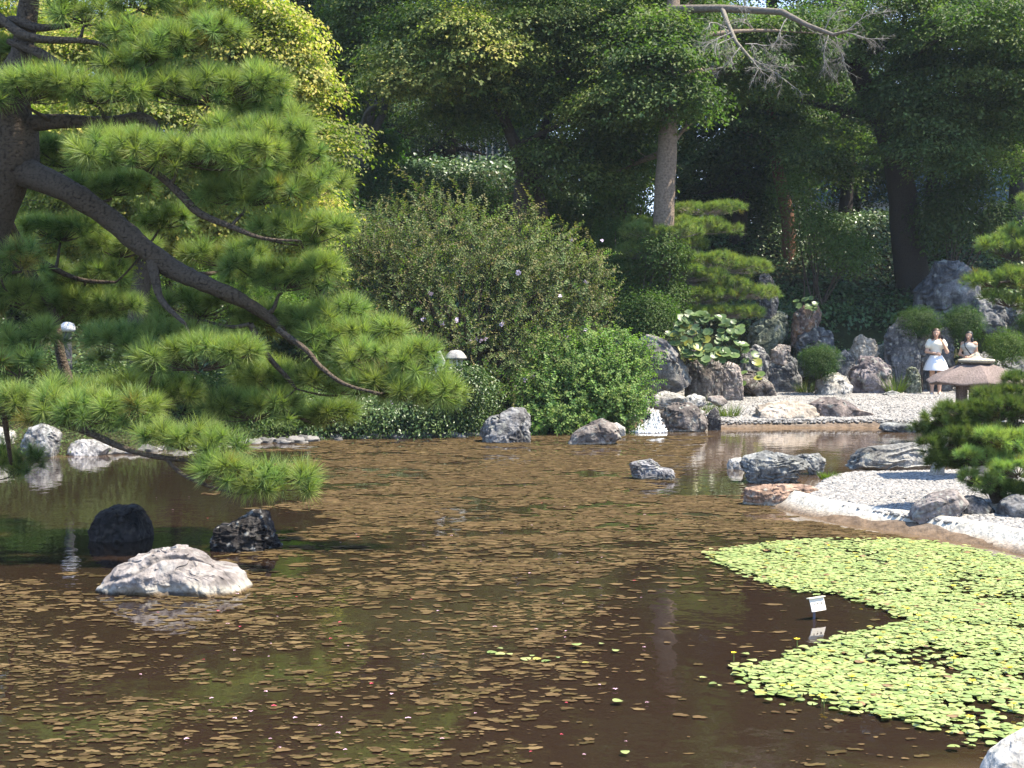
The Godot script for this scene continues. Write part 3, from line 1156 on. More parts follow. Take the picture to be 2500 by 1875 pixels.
# ---------------------------------------------------------------- building behind
func building() -> void:
	var wallc := Color(0.62, 0.64, 0.68)
	for e in [[560, 1150, 60.0, 345, 205, "pale office building with vertical white fins glimpsed through the left trees", 0], [1720, 2330, 64.0, 360, 225, "pale building with bluish windows glimpsed through the right trees", 1]]:
		var d: float = e[2]
		var p := at((e[0] + e[1]) / 2.0, e[3], d)
		var wide: float = (e[1] - e[0]) / F * d
		var top := at(0, e[4], d).y
		var base := height(p.x, p.z)
		var t := thing("building", e[5], "building", Vector3(p.x, base, p.z))
		var b := MB.new()
		b.box(Transform3D(Basis(), Vector3(0, (top - base) / 2, -4)), Vector3(wide, top - base, 8), wallc)
		part("wall", b.mesh(), M.plaster, t)
		var r := MB.new()
		r.box(Transform3D(Basis(), Vector3(0, top - base + 0.15, -3.9)), Vector3(wide + 0.5, 0.3, 8.4), Color(0.7, 0.7, 0.7))
		part("roof", r.mesh(), M.plaster, t)
		var storeys := int((top - base) / 2.6)
		for s in storeys:
			var y := 0.9 + s * 2.6
			var n := int(wide / 2.4)
			for k in n:
				var x := -wide / 2 + (k + 0.5) * wide / n
				var w := MB.new()
				w.box(Transform3D(Basis(), Vector3(x, y + 0.75, 0.03)), Vector3(wide / n - 0.35, 1.5, 0.06), Color(0.6, 0.62, 0.65))
				var win := part("window", w.mesh(), M.plaster, t)
				var gl := MB.new()
				gl.box(Transform3D(Basis(), Vector3(x, y + 0.75, 0.065)), Vector3(wide / n - 0.5, 1.35, 0.02), Color(0.16, 0.25, 0.32))
				part("pane", gl.mesh(), M.glass, win)
		if e[6] == 0:
			for k in 44:
				var f := MB.new()
				f.box(Transform3D(Basis(), Vector3(-wide / 2 + (k + 0.5) * wide / 44, (top - base) * 0.6, 0.2)), Vector3(0.07, (top - base) * 0.7, 0.22), Color(0.75, 0.77, 0.8))
				part("fin", f.mesh(), M.paint, t)

# ---------------------------------------------------------------- trees
var LV := {}

func leaf_kinds() -> void:
	var dk := Color(0.06, 0.084, 0.038)
	var md := Color(0.096, 0.128, 0.055)
	LV.broad = [clump(11, 34, Vector3(0.5, 0.26, 0.5), 0.105, 0.06, dk, md, 0.25, 0.45), clump(12, 34, Vector3(0.5, 0.3, 0.5), 0.115, 0.062, dk, md, 0.2, 0.4), clump(13, 30, Vector3(0.52, 0.22, 0.5), 0.1, 0.058, md, dk, 0.3, 0.5)]
	LV.maple = [clump(21, 44, Vector3(0.55, 0.12, 0.55), 0.085, 0.06, Color(0.075, 0.1, 0.036), Color(0.125, 0.148, 0.055), 0.3, 0.7), clump(22, 44, Vector3(0.5, 0.14, 0.55), 0.08, 0.055, Color(0.075, 0.1, 0.036), Color(0.14, 0.16, 0.06), 0.35, 0.65)]
	LV.gold = [clump(31, 46, Vector3(0.42, 0.14, 0.42), 0.075, 0.05, Color(0.24, 0.27, 0.06), Color(0.34, 0.33, 0.085), 0.35, 0.6), clump(32, 46, Vector3(0.4, 0.16, 0.42), 0.075, 0.05, Color(0.25, 0.27, 0.06), Color(0.36, 0.32, 0.085), 0.4, 0.6)]
	LV.small = [clump(41, 44, Vector3(0.34, 0.26, 0.34), 0.055, 0.03, Color(0.06, 0.09, 0.03), Color(0.1, 0.14, 0.042), 0.1, 0.35), clump(42, 44, Vector3(0.34, 0.26, 0.34), 0.06, 0.032, Color(0.06, 0.095, 0.03), Color(0.1, 0.135, 0.042), 0.1, 0.35)]
	LV.ivy = [clump(51, 26, Vector3(0.36, 0.14, 0.36), 0.085, 0.075, Color(0.03, 0.055, 0.025), Color(0.05, 0.08, 0.03), 0.3, 0.55), clump(52, 26, Vector3(0.36, 0.12, 0.36), 0.08, 0.07, Color(0.03, 0.055, 0.025), Color(0.055, 0.085, 0.03), 0.3, 0.55)]
	LV.myrtle = [spray(61, 11, 0.42, 0.055, 0.028, Color(0.1, 0.125, 0.05), Color(0.16, 0.175, 0.07), Color(0.19, 0.15, 0.07), 0.55), spray(62, 10, 0.38, 0.05, 0.026, Color(0.11, 0.125, 0.05), Color(0.17, 0.17, 0.075), Color(0.2, 0.17, 0.08), 0.7, 3), spray(63, 11, 0.45, 0.055, 0.028, Color(0.095, 0.13, 0.05), Color(0.15, 0.18, 0.065), Color(0.19, 0.18, 0.08), 0.45, 2)]
	LV.herb = [spray(71, 8, 0.34, 0.075, 0.038, Color(0.1, 0.19, 0.06), Color(0.16, 0.25, 0.085), Color(0.19, 0.27, 0.09), 0.35, 3), spray(72, 8, 0.36, 0.07, 0.034, Color(0.1, 0.18, 0.06), Color(0.16, 0.25, 0.085), Color(0.2, 0.28, 0.09), 0.5, 3)]
	LV.azalea = [clump(81, 60, Vector3(0.2, 0.14, 0.2), 0.032, 0.016, Color(0.04, 0.075, 0.02), Color(0.07, 0.11, 0.028), 0.0, 0.3)]

func trees() -> void:
	leaf_kinds()
	var barkd := Color(0.055, 0.045, 0.04)
	# the sunny maple behind the pine
	var c: Array = []
	for q in [[500, 70, 200, 200, 24.4], [630, 160, 110, 110, 24.4], [600, 220, 140, 100, 24.6], [500, 170, 220, 160, 24.8], [430, 60, 200, 160, 25.0], [580, 110, 100, 80, 24.4]]:
		var d: float = q[4]
		c.append_array(boughs(at(q[0], q[1], d), Vector3(q[2] * 0.5, q[3] * 0.5, q[2] * 0.4) / F * d, int(q[2] * q[3] / 1500.0), 0.5, 34, int(q[0] * 3 + q[1])))
	for q in [[330, 330, 560, 300, 24.5], [480, 480, 440, 240, 25.0], [150, 480, 420, 240, 25.0], [660, 340, 110, 130, 24.0], [60, 120, 260, 260, 25.5], [250, 180, 260, 240, 25.5]]:
		var d: float = q[4]
		c.append_array(boughs(at(q[0], q[1], d), Vector3(q[2] * 0.5, q[3] * 0.5, q[2] * 0.25) / F * d, int(q[2] * q[3] / 2600.0), 0.55, 30, int(q[0] * 3 + q[1])))
	var mp := at(300, 850, 25.0)
	mp.y = height(mp.x, mp.z)
	tree("maple_tree", "sunlit yellow-green maple standing behind the big pine", "maple tree", [mp, at(300, 640, 24.8), at(360, 420, 24.6), at(420, 220, 24.0), at(450, 0, 23.5)], [0.2, 0.17, 0.14, 0.1, 0.05], c, LV.gold, Color(1, 1, 1), Color(0.12, 0.1, 0.085), {"limbs": 10})
	# shaded shrubs and low trees on the left bank, seen between the pine's branches
	var list := [
		["shade_tree", "leafy dark tree behind the pine's lowest limbs at the left edge", 60, 560, 420, 330, 28.0, LV.broad, Color(1.1, 1.2, 1.0), 55],
		["shade_tree", "mid green tree between the maple and the flowering shrub", 640, 560, 260, 420, 31.0, LV.broad, Color(0.9, 1.1, 0.9), 40],
		["shade_tree", "bushy green tree low behind the pine's middle branches", 360, 640, 460, 260, 27.0, LV.small, Color(1.5, 1.6, 1.3), 45],
	]
	for L in list:
		var d: float = L[6]
		var r := at(L[2], L[3] + L[5] * 0.6, d)
		r.y = height(r.x, r.z)
		var top := at(L[2], L[3] - L[5] * 0.2, d)
		tree(L[0], L[1], "tree", [r, r.lerp(top, 0.5) + Vector3(0.15, 0, 0), top], [0.16, 0.11, 0.05], boughs(at(L[2], L[3], d), Vector3(L[4] * 0.5, L[5] * 0.5, L[4] * 0.35) / F * d, L[9], 0.55, 36, int(L[2])), L[7], L[8], barkd, {"limbs": 8})
	# the wood on the slope
	var w := []
	for q in [[735, 80, 180, 200, 35.0, 14], [880, 165, 150, 110, 33.0, 9], [850, 40, 330, 140, 36.0, 24], [740, 190, 200, 120, 36.0, 12]]:
		var bs := boughs(at(q[0], q[1], q[4]), Vector3(q[2] * 0.5, q[3] * 0.5, q[2] * 0.35) / F * q[4], int(q[5] * 1.7), 0.6, 30, int(q[0]))
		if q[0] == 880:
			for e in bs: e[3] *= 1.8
		w.append_array(bs)
	w.append_array(boughs(at(890, -110, 36.0), Vector3(2.2, 1.5, 2.2), 14, 0.9, 46, 3))
	tree("tree", "tree with three bare grey stems rising from the hedge, left of the forked tree", "tree", [at(765, 380, 36.0) - Vector3(0, 0.6, 0), at(775, 320, 36.0), at(800, 240, 36.0), at(812, 120, 36.0), at(830, -60, 36.0)], [0.19, 0.17, 0.14, 0.11, 0.06], w, LV.maple, Color(1.25, 1.3, 1.05), Color(0.17, 0.16, 0.15), {"limbs": 8, "bark": "smooth_bark"})
	var st := MB.new()
	for q in [[[752, 350], [740, 290], [735, 220], [745, 120]], [[778, 345], [800, 300], [830, 240], [850, 160]]]:
		var pts := []
		for k in q: pts.append(at(k[0], k[1], 36.0))
		st.tube(pts, [0.13, 0.11, 0.09, 0.06], 9, Color(0.15, 0.14, 0.13), 0.1, fn)
	var owner_: Node = get_child(get_child_count() - 1)
	st.off = Vector3.ZERO
	for k in st.v.size(): st.v[k] -= owner_.position
	part("stem", st.mesh(), M.smooth_bark, owner_)
	w = []
	for q in [[1010, 120, 230, 150, 33.0, 16], [960, 60, 200, 110, 33.5, 12], [1130, 60, 240, 150, 34.0, 18], [1230, 170, 230, 150, 34.0, 16], [1090, 200, 190, 100, 34.0, 9], [1300, 90, 200, 150, 34.5, 14], [1340, 230, 180, 110, 33.0, 9], [1210, 370, 160, 90, 34.0, 6], [1020, 280, 170, 60, 35.0, 4]]:
		var bs := boughs(at(q[0], q[1], q[4]), Vector3(q[2] * 0.5, q[3] * 0.5, q[2] * 0.4) / F * q[4], int(q[5] * 1.7), 0.58, 31, int(q[0] * 2))
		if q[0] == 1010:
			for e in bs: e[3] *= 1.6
		w.append_array(bs)
	w.append_array(boughs(at(1130, -130, 34.0), Vector3(3.0, 1.4, 2.5), 16, 0.9, 46, 5))
	tree("maple_tree", "forked dark-trunked maple behind the flowering shrub, its upper leaves sunlit", "maple tree", [at(1120, 520, 35.0), at(1125, 430, 35.0), at(1130, 360, 35.0), at(1095, 270, 34.7), at(1060, 170, 34.4), at(1040, 60, 34.0)], [0.24, 0.2, 0.18, 0.13, 0.09, 0.05], w, LV.maple, Color(1.3, 1.35, 1.05), Color(0.1, 0.075, 0.06), {"limbs": 12, "bark": "smooth_bark"})
	owner_ = get_child(get_child_count() - 1)
	st = MB.new()
	var fk := []
	for q in [[1128, 400], [1150, 350], [1175, 280], [1200, 180], [1215, 80]]: fk.append(at(q[0], q[1], 35.0))
	st.tube(fk, [0.16, 0.13, 0.11, 0.08, 0.04], 9, Color(0.1, 0.075, 0.06), 0.1, fn)
	fk = []
	for q in [[1175, 470], [1160, 400], [1140, 355]]: fk.append(at(q[0], q[1], 35.3))
	st.tube(fk, [0.15, 0.12, 0.1], 9, Color(0.1, 0.075, 0.06), 0.1, fn)
	for k in st.v.size(): st.v[k] -= owner_.position
	part("stem", st.mesh(), M.smooth_bark, owner_)
	# pale bare trunk with its own high crown
	w = []
	for q in [[1440, 235, 200, 90, 32.4, 8], [1450, 85, 200, 110, 32.4, 6], [1400, 160, 110, 90, 32.3, 3], [1400, 120, 230, 130, 34.0, 14], [1530, 60, 180, 120, 36.5, 10], [1420, 20, 240, 120, 34.5, 14], [1350, 350, 130, 90, 35.0, 7], [1340, 300, 120, 70, 34.0, 5], [1590, 150, 220, 120, 36.0, 12], [1690, 90, 180, 120, 36.0, 9]]:
		w.append_array(boughs(at(q[0], q[1], q[4]), Vector3(q[2] * 0.5, q[3] * 0.5, q[2] * 0.4) / F * q[4], int(q[5] * 1.7), 0.55, 30, int(q[0] * 5 + q[1])))
	w.append_array(boughs(at(1440, -130, 36.5), Vector3(3.0, 1.4, 1.6), 12, 0.9, 46, 8))
	tree("tree", "tall tree with a pale bare trunk, half of it sunlit, above the small pine", "tree", [at(1432, 560, 33.0), at(1434, 450, 33.0), at(1441, 330, 33.0), at(1446, 200, 33.0), at(1452, 60, 33.2), at(1460, -120, 33.5)], [0.27, 0.245, 0.225, 0.2, 0.17, 0.1], w, LV.broad, Color(1.35, 1.4, 1.1), Color(0.27, 0.205, 0.155), {"limbs": 8, "bark": "smooth_bark"})
	owner_ = get_child(get_child_count() - 1)
	var r2 := RandomNumberGenerator.new()
	r2.seed = 77
	var bb := MB.new()
	var pale := Color(0.36, 0.33, 0.29)
	var main := [at(1452, 20, 33.2), at(1560, 18, 32.2), at(1690, 26, 31.2), at(1745, 55, 30.6), at(1800, 75, 30.4), at(1850, 62, 30.2)]
	bb.tube(main, [0.1, 0.085, 0.07, 0.055, 0.04, 0.015], 8, Color(0.2, 0.17, 0.14))
	var second := [at(1560, 18, 32.2), at(1572, 50, 31.6), at(1590, 90, 31.2), at(1620, 125, 30.9), at(1660, 150, 30.7)]
	bb.tube(second, [0.06, 0.05, 0.04, 0.03, 0.015], 7, Color(0.25, 0.22, 0.18))
	for q in [[1585, 80, -1.0, -0.5], [1580, 70, -1.0, -0.2], [1600, 100, -0.6, -0.8], [1620, 125, 0.7, -0.5], [1640, 138, 1.0, -0.3], [1660, 150, 1.0, -0.5], [1610, 95, 1.0, 0.1], [1700, 40, -0.7, -0.6], [1740, 55, 0.6, -0.8], [1800, 72, 0.3, -1.0], [1790, 72, -0.2, -0.9], [1830, 66, 0.8, 0.3], [1820, 66, 1.0, -0.2], [1780, 68, 0.2, 0.8], [1625, 60, -0.3, 0.3], [1570, 60, -0.9, 0.3]]:
		bare_branch(bb, at(q[0], q[1], 30.8), Vector3(q[2], q[3], 0.35).normalized(), 0.62, 0.017, 3, r2, 0.08, pale)
	for k in bb.v.size(): bb.v[k] -= owner_.position
	tag(part("bare_branch", bb.mesh(), M.smooth_bark, owner_), "leafless grey branch with many drooping twigs", "")
	# big dark tree on the right
	w = []
	for q in [[2050, 210, 330, 170, 38.0, 20], [2120, 90, 320, 200, 37.0, 24], [1850, 120, 240, 130, 39.0, 11], [2010, 340, 190, 110, 37.5, 8], [1800, 330, 240, 130, 40.0, 9], [2140, 330, 200, 170, 39.0, 11], [1960, 40, 300, 110, 38.0, 16], [1690, 230, 190, 130, 41.0, 8], [2180, 200, 200, 200, 37.0, 14], [1990, 250, 120, 90, 37.5, 7]]:
		w.append_array(boughs(at(q[0], q[1], q[4]), Vector3(q[2] * 0.5, q[3] * 0.5, q[2] * 0.4) / F * q[4], int(q[5] * 1.7), 0.6, 30, int(q[0] * 7 + q[1])))
	w.append_array(boughs(at(2000, -130, 39.0), Vector3(5.0, 1.5, 3.0), 24, 0.95, 44, 18))
	tree("tree", "large dark tree with a leaning forked trunk above the right rock slope", "tree", [at(1978, 560, 40.0), at(1955, 470, 40.0), at(1942, 380, 40.0), at(1915, 280, 40.0), at(1870, 190, 39.8), at(1830, 100, 39.5), at(1800, 0, 39.0)], [0.5, 0.42, 0.38, 0.34, 0.28, 0.2, 0.12], w, LV.broad, Color(1.35, 1.4, 1.1), Color(0.07, 0.055, 0.045), {"limbs": 12})
	owner_ = get_child(get_child_count() - 1)
	st = MB.new()
	fk = []
	for q in [[1935, 350], [1965, 260], [1990, 150], [2000, 40], [2010, -100]]: fk.append(at(q[0], q[1], 40.2))
	st.tube(fk, [0.27, 0.23, 0.2, 0.16, 0.1], 9, Color(0.06, 0.05, 0.042), 0.1, fn)
	for k in st.v.size(): st.v[k] -= owner_.position
	part("stem", st.mesh(), M.bark, owner_)
	var tr := [[1702, 470, 345, 42.0, 0.2, Color(0.2, 0.1, 0.06), "reddish bare trunk half hidden in the dark of the slope wood", 1650, 110], [1290, 470, 200, 44.0, 0.2, Color(0.07, 0.06, 0.05), "slim dark tree deep in shade between the forked tree and the pale trunk", 1270, 60], [2190, 520, 250, 42.0, 0.25, Color(0.05, 0.045, 0.04), "dark tree at the right edge of the slope wood", 2230, 60]]
	for q in tr:
		var d: float = q[3]
		w = boughs(at(q[7], q[8], d), Vector3(2.4, 2.2, 2.0), 26, 0.85, 40, int(q[0]))
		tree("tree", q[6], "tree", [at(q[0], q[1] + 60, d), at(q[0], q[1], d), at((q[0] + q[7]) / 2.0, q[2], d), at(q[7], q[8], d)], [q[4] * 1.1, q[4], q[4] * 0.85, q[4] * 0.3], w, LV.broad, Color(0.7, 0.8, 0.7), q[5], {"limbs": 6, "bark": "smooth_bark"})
	for q in [[1590, 600, 230, 280, 43.0, 34, "shaded leafy tree filling the gap between the pale trunk and the reddish trunk"], [1570, 640, 330, 420, 46.0, 40, "dark round-crowned tree deep in the wood just right of the pale trunk"], [1820, 600, 300, 300, 48.0, 14, "dark tree in the wood between the reddish trunk and the leaning trunk"], [960, 560, 330, 170, 47.0, 16, "dark low tree behind the hedge left of the forked maple"], [1260, 560, 340, 260, 46.0, 20, "dark leafy tree in the wood behind the forked maple"], [2230, 600, 300, 330, 47.0, 20, "dark tree in the wood at the right edge"]]:
		var d: float = q[4]
		var r := at(q[0], q[1], d)
		r.y = height(r.x, r.z) - 0.2
		var top := at(q[0], q[1] - 420, d)
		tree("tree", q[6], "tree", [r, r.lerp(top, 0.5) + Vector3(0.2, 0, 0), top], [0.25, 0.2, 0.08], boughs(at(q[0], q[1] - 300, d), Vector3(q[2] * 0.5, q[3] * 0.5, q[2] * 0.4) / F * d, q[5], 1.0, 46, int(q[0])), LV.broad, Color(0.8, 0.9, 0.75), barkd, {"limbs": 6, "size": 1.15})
	# the shaded last row
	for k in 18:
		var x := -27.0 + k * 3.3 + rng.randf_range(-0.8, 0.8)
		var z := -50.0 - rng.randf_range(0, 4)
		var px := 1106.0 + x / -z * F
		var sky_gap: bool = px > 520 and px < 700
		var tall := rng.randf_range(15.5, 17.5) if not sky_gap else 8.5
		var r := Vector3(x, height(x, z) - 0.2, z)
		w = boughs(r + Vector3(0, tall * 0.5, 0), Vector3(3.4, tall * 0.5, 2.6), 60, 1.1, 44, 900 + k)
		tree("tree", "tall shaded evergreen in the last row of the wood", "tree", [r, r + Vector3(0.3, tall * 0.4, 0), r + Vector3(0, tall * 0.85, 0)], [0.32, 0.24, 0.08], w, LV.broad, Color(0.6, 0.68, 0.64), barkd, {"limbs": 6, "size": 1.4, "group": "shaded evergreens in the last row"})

# ---------------------------------------------------------------- the big pine
func left_pine() -> void:
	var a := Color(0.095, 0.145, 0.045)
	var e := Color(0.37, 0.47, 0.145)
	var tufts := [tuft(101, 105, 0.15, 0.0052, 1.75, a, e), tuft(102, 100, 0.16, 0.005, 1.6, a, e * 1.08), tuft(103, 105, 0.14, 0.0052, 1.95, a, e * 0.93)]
	var root := Vector3(-5.75, 0.2, -13.4)
	root.y = height(root.x, root.z) - 0.1
	var limbs := [
		[[root, 0.36], [Vector3(-5.35, 1.5, -13.3), 0.31], [Vector3(-4.95, 2.7, -13.1), 0.29], [at(8, 330, 13.0), 0.29], [at(8, 240, 13.0), 0.24], [at(45, 120, 13.2), 0.1], [at(60, 20, 13.3), 0.09], [at(80, -120, 13.4), 0.06]],
		[[20, 360, 13.0, 70], [85, 385, 12.9, 60], [160, 420, 12.8, 54], [240, 475, 12.8, 50], [310, 535, 12.7, 46], [370, 580, 12.7, 44], [440, 612, 12.6, 38], [520, 648, 12.7, 30], [585, 690, 12.9, 22], [640, 742, 13.0, 16], [720, 768, 12.9, 11], [800, 780, 12.8, 7]],
		[[325, 545, 12.7, 26], [335, 600, 12.6, 22], [350, 650, 12.5, 15], [400, 700, 12.3, 8]],
		[[40, 270, 13.0, 40], [130, 262, 12.9, 30], [230, 265, 12.9, 26], [310, 255, 12.8, 24], [350, 290, 12.7, 15], [410, 320, 12.6, 9]],
		[[300, 262, 12.9, 18], [310, 210, 12.9, 14], [345, 175, 12.9, 8]],
		[[255, 345, 12.6, 8], [330, 370, 12.5, 16], [390, 420, 12.4, 17], [430, 460, 12.4, 16], [500, 490, 12.3, 13], [570, 515, 12.3, 8], [650, 520, 12.3, 4]],
		[[-40, 60, 13.4, 20], [30, 45, 13.2, 22], [80, 60, 13.1, 18], [150, 55, 13.0, 10]],
		[[-20, 20, 13.2, 16], [40, 70, 13.0, 22], [95, 85, 12.9, 18], [180, 88, 12.8, 12], [235, 100, 12.8, 8]],
		[[20, 90, 13.2, 16], [75, 110, 13.0, 22], [125, 140, 12.9, 22], [150, 175, 12.8, 12]],
		[[110, 130, 12.9, 10], [160, 158, 12.8, 10], [230, 140, 12.7, 9]],
		[[540, 700, 12.7, 14], [580, 770, 12.8, 12], [620, 815, 12.8, 10], [640, 840, 12.8, 5]],
		[[600, 712, 12.5, 14], [660, 755, 12.4, 12], [690, 790, 12.4, 12], [745, 830, 12.3, 9], [820, 850, 12.3, 6]],
		[[-60, 880, 12.0, 26], [60, 890, 12.0, 20], [180, 930, 11.8, 16], [260, 965, 11.7, 14], [330, 985, 11.6, 12], [400, 995, 11.6, 9], [440, 1005, 11.6, 6]],
		[[360, 992, 11.6, 9], [395, 1025, 11.5, 9], [450, 1050, 11.4, 8], [520, 1068, 11.4, 4]],
		[[-30, 500, 13.6, 40], [40, 560, 13.8, 26], [80, 610, 13.8, 20], [130, 700, 13.8, 14]],
		[[120, 680, 14.6, 18], [130, 760, 14.6, 22], [150, 830, 14.6, 24]],
		[[0, 445, 13.3, 24], [60, 540, 13.6, 14], [160, 600, 13.8, 10], [250, 610, 13.8, 6]],
	]
	var pads := [
		[185, 30, 135, 80, 12.9], [300, 8, 110, 50, 13.1, 0.9], [410, 32, 95, 60, 13.3, 0.8], [365, 85, 265, 100, 12.9], [290, 138, 130, 80, 12.7], [450, 195, 270, 105, 12.8], [580, 245, 150, 80, 12.9],
		[60, 195, 200, 95, 12.6], [205, 200, 180, 90, 12.6], [385, 325, 390, 110, 12.4], [555, 290, 200, 80, 12.6], [640, 345, 130, 90, 12.6], [688, 400, 110, 85, 12.6], [530, 425, 215, 75, 12.5, 0.95], [655, 505, 185, 100, 12.5],
		[165, 340, 190, 85, 13.6, 0.85], [240, 405, 160, 70, 13.2], [345, 470, 120, 80, 13.6, 0.85], [45, 555, 115, 100, 12.8], [130, 500, 150, 80, 14.0, 0.85], [50, 640, 110, 80, 13.2, 0.9], [180, 590, 170, 80, 14.2, 0.85],
		[610, 600, 235, 100, 12.9, 0.95], [480, 560, 150, 70, 13.4, 0.85], [430, 665, 160, 85, 13.0, 0.85], [150, 655, 260, 70, 14.0, 0.85], [340, 735, 260, 120, 12.8, 0.9], [60, 730, 135, 105, 12.6, 0.95], [430, 775, 235, 100, 12.2], [40, 790, 110, 90, 12.3],
		[80, 860, 170, 120, 12.0], [195, 890, 240, 95, 11.8], [545, 885, 180, 85, 12.8, 0.95], [412, 955, 205, 85, 11.6], [470, 1010, 90, 70, 11.5, 0.9], [560, 1030, 210, 90, 11.4], [30, 990, 130, 130, 12.6, 0.85], [300, 850, 220, 90, 13.4, 0.85], [600, 830, 130, 90, 13.4, 0.85],
		[655, 690, 245, 100, 13.1], [760, 725, 200, 110, 12.9], [850, 785, 195, 130, 12.6], [880, 838, 220, 90, 12.5], [730, 830, 160, 80, 12.9, 0.9], [560, 800, 120, 80, 13.6, 0.85], [680, 900, 150, 60, 13.4, 0.85], [0, 110, 120, 90, 13.4, 0.85], [130, 400, 120, 60, 13.8, 0.8], [260, 540, 140, 70, 14.2, 0.8],
	]
	# a crown out of the picture above, which shades the stones in the water
	for q in [[250, -80, 300, 100, 13.2], [480, -60, 240, 90, 13.4], [80, -140, 260, 110, 13.0], [330, -190, 300, 120, 13.6]]: pads.append(q)
	pine("pine_tree", "big old pine leaning over the water from the left bank with long bright needle pads", root, limbs, pads, tufts, {"lobe": 80.0, "needle": 0.13, "dense": 1.2, "grow": 1.08})

func small_pines() -> void:
	var a := Color(0.11, 0.16, 0.045)
	var e := Color(0.28, 0.36, 0.1)
	var tufts := [tuft(201, 60, 0.12, 0.006, 1.6, a, e), tuft(202, 60, 0.11, 0.006, 1.8, a, e)]
	var r := at(1490, 700, 33.5)
	r.y = height(r.x, r.z) - 0.1
	pine("small_pine_tree", "small trained pine with tiered pads in front of the pale bare trunk", r, [
		[[r, 0.12], [at(1500, 640, 33.5), 0.1], [at(1512, 590, 33.5), 0.09], [at(1503, 540, 33.5), 0.08], [at(1490, 510, 33.5), 0.06], [at(1520, 460, 33.5), 0.04]],
		[[1512, 590, 33.5, 8], [1570, 600, 33.2, 6], [1620, 625, 33.0, 4]],
	], [[1430, 500, 130, 50, 32.5], [1415, 545, 120, 45, 32.5], [1530, 452, 110, 40, 33.5], [1470, 485, 150, 50, 33.3], [1550, 492, 80, 35, 33.5], [1410, 480, 90, 50, 33.6, 0.9], [1440, 525, 120, 45, 33.3], [1560, 570, 150, 60, 33.0], [1450, 590, 190, 60, 33.0], [1590, 625, 130, 60, 32.8], [1510, 640, 140, 50, 32.8], [1390, 560, 90, 50, 33.4, 0.85], [1560, 672, 130, 40, 32.8], [1400, 620, 110, 50, 33.0]], tufts, {"needle": 0.13, "dense": 1.1, "lobe": 50.0, "grow": 1.25, "bark": Color(0.3, 0.25, 0.22)})
	r = at(2330, 800, 24.0)
	r.y = 0.2
	pine("pine_tree", "bright green pine reaching in from the right edge above the lantern", r, [[[r, 0.16], [at(2330, 620, 24.0), 0.12], [at(2300, 520, 24.0), 0.08], [at(2270, 440, 24.0), 0.04]], [[2310, 590, 24.0, 12], [2230, 600, 23.8, 8], [2160, 610, 23.6, 4]]],
		[[2185, 540, 130, 75, 24.0], [2150, 600, 130, 70, 23.8], [2210, 510, 100, 60, 24.2], [2220, 600, 130, 70, 23.8], [2180, 650, 110, 50, 23.8], [2290, 520, 140, 90, 24.0], [2300, 620, 160, 100, 24.0], [2270, 440, 120, 70, 24.0]], tufts, {"needle": 0.12, "dense": 1.5, "lobe": 55.0})
	var dark := [tuft(301, 90, 0.075, 0.0036, 1.7, Color(0.07, 0.105, 0.036), Color(0.15, 0.2, 0.06)), tuft(302, 90, 0.08, 0.0036, 1.5, Color(0.07, 0.105, 0.036), Color(0.18, 0.235, 0.07))]
	r = at(2170, 1090, 14.2)
	r.y = 0.15
	pine("low_pine_tree", "low dense dark pine on the gravel in front of the stone lantern", r, [[[r, 0.09], [at(2150, 1040, 14.2), 0.08], [at(2175, 980, 14.2), 0.07], [at(2190, 900, 14.2), 0.05], [at(2210, 830, 14.2), 0.03]], [[2160, 1010, 14.2, 14], [2090, 985, 14.1, 8], [2040, 970, 14.0, 5]]],
		[[2160, 848, 100, 40, 14.2, 0.95], [2222, 826, 100, 50, 14.3, 0.95], [2085, 888, 110, 50, 14.1, 0.95], [2160, 885, 160, 80, 14.1, 0.95], [2050, 910, 110, 60, 14.1, 0.95], [2230, 880, 120, 100, 14.2, 0.95], [2110, 930, 150, 70, 14.0, 0.95], [2035, 955, 100, 60, 14.0, 0.95], [2075, 985, 120, 50, 14.0, 0.95], [2190, 950, 150, 70, 13.8, 2.4], [2130, 985, 120, 60, 13.8, 2.2], [2200, 1010, 130, 70, 13.7, 2.4], [2120, 1035, 90, 50, 13.8, 2.2], [2260, 960, 140, 110, 14.0, 1.2], [2230, 1060, 120, 70, 13.9, 1.2], [2150, 1050, 110, 40, 14.2, 1.0], [2280, 850, 140, 100, 14.3, 0.75], [2010, 935, 80, 60, 14.2, 0.7], [2090, 915, 130, 70, 14.3, 0.9], [2060, 1000, 110, 40, 14.1, 0.95], [2150, 955, 170, 90, 14.3, 0.8]], dark, {"needle": 0.075, "dense": 1.15, "lobe": 45.0})

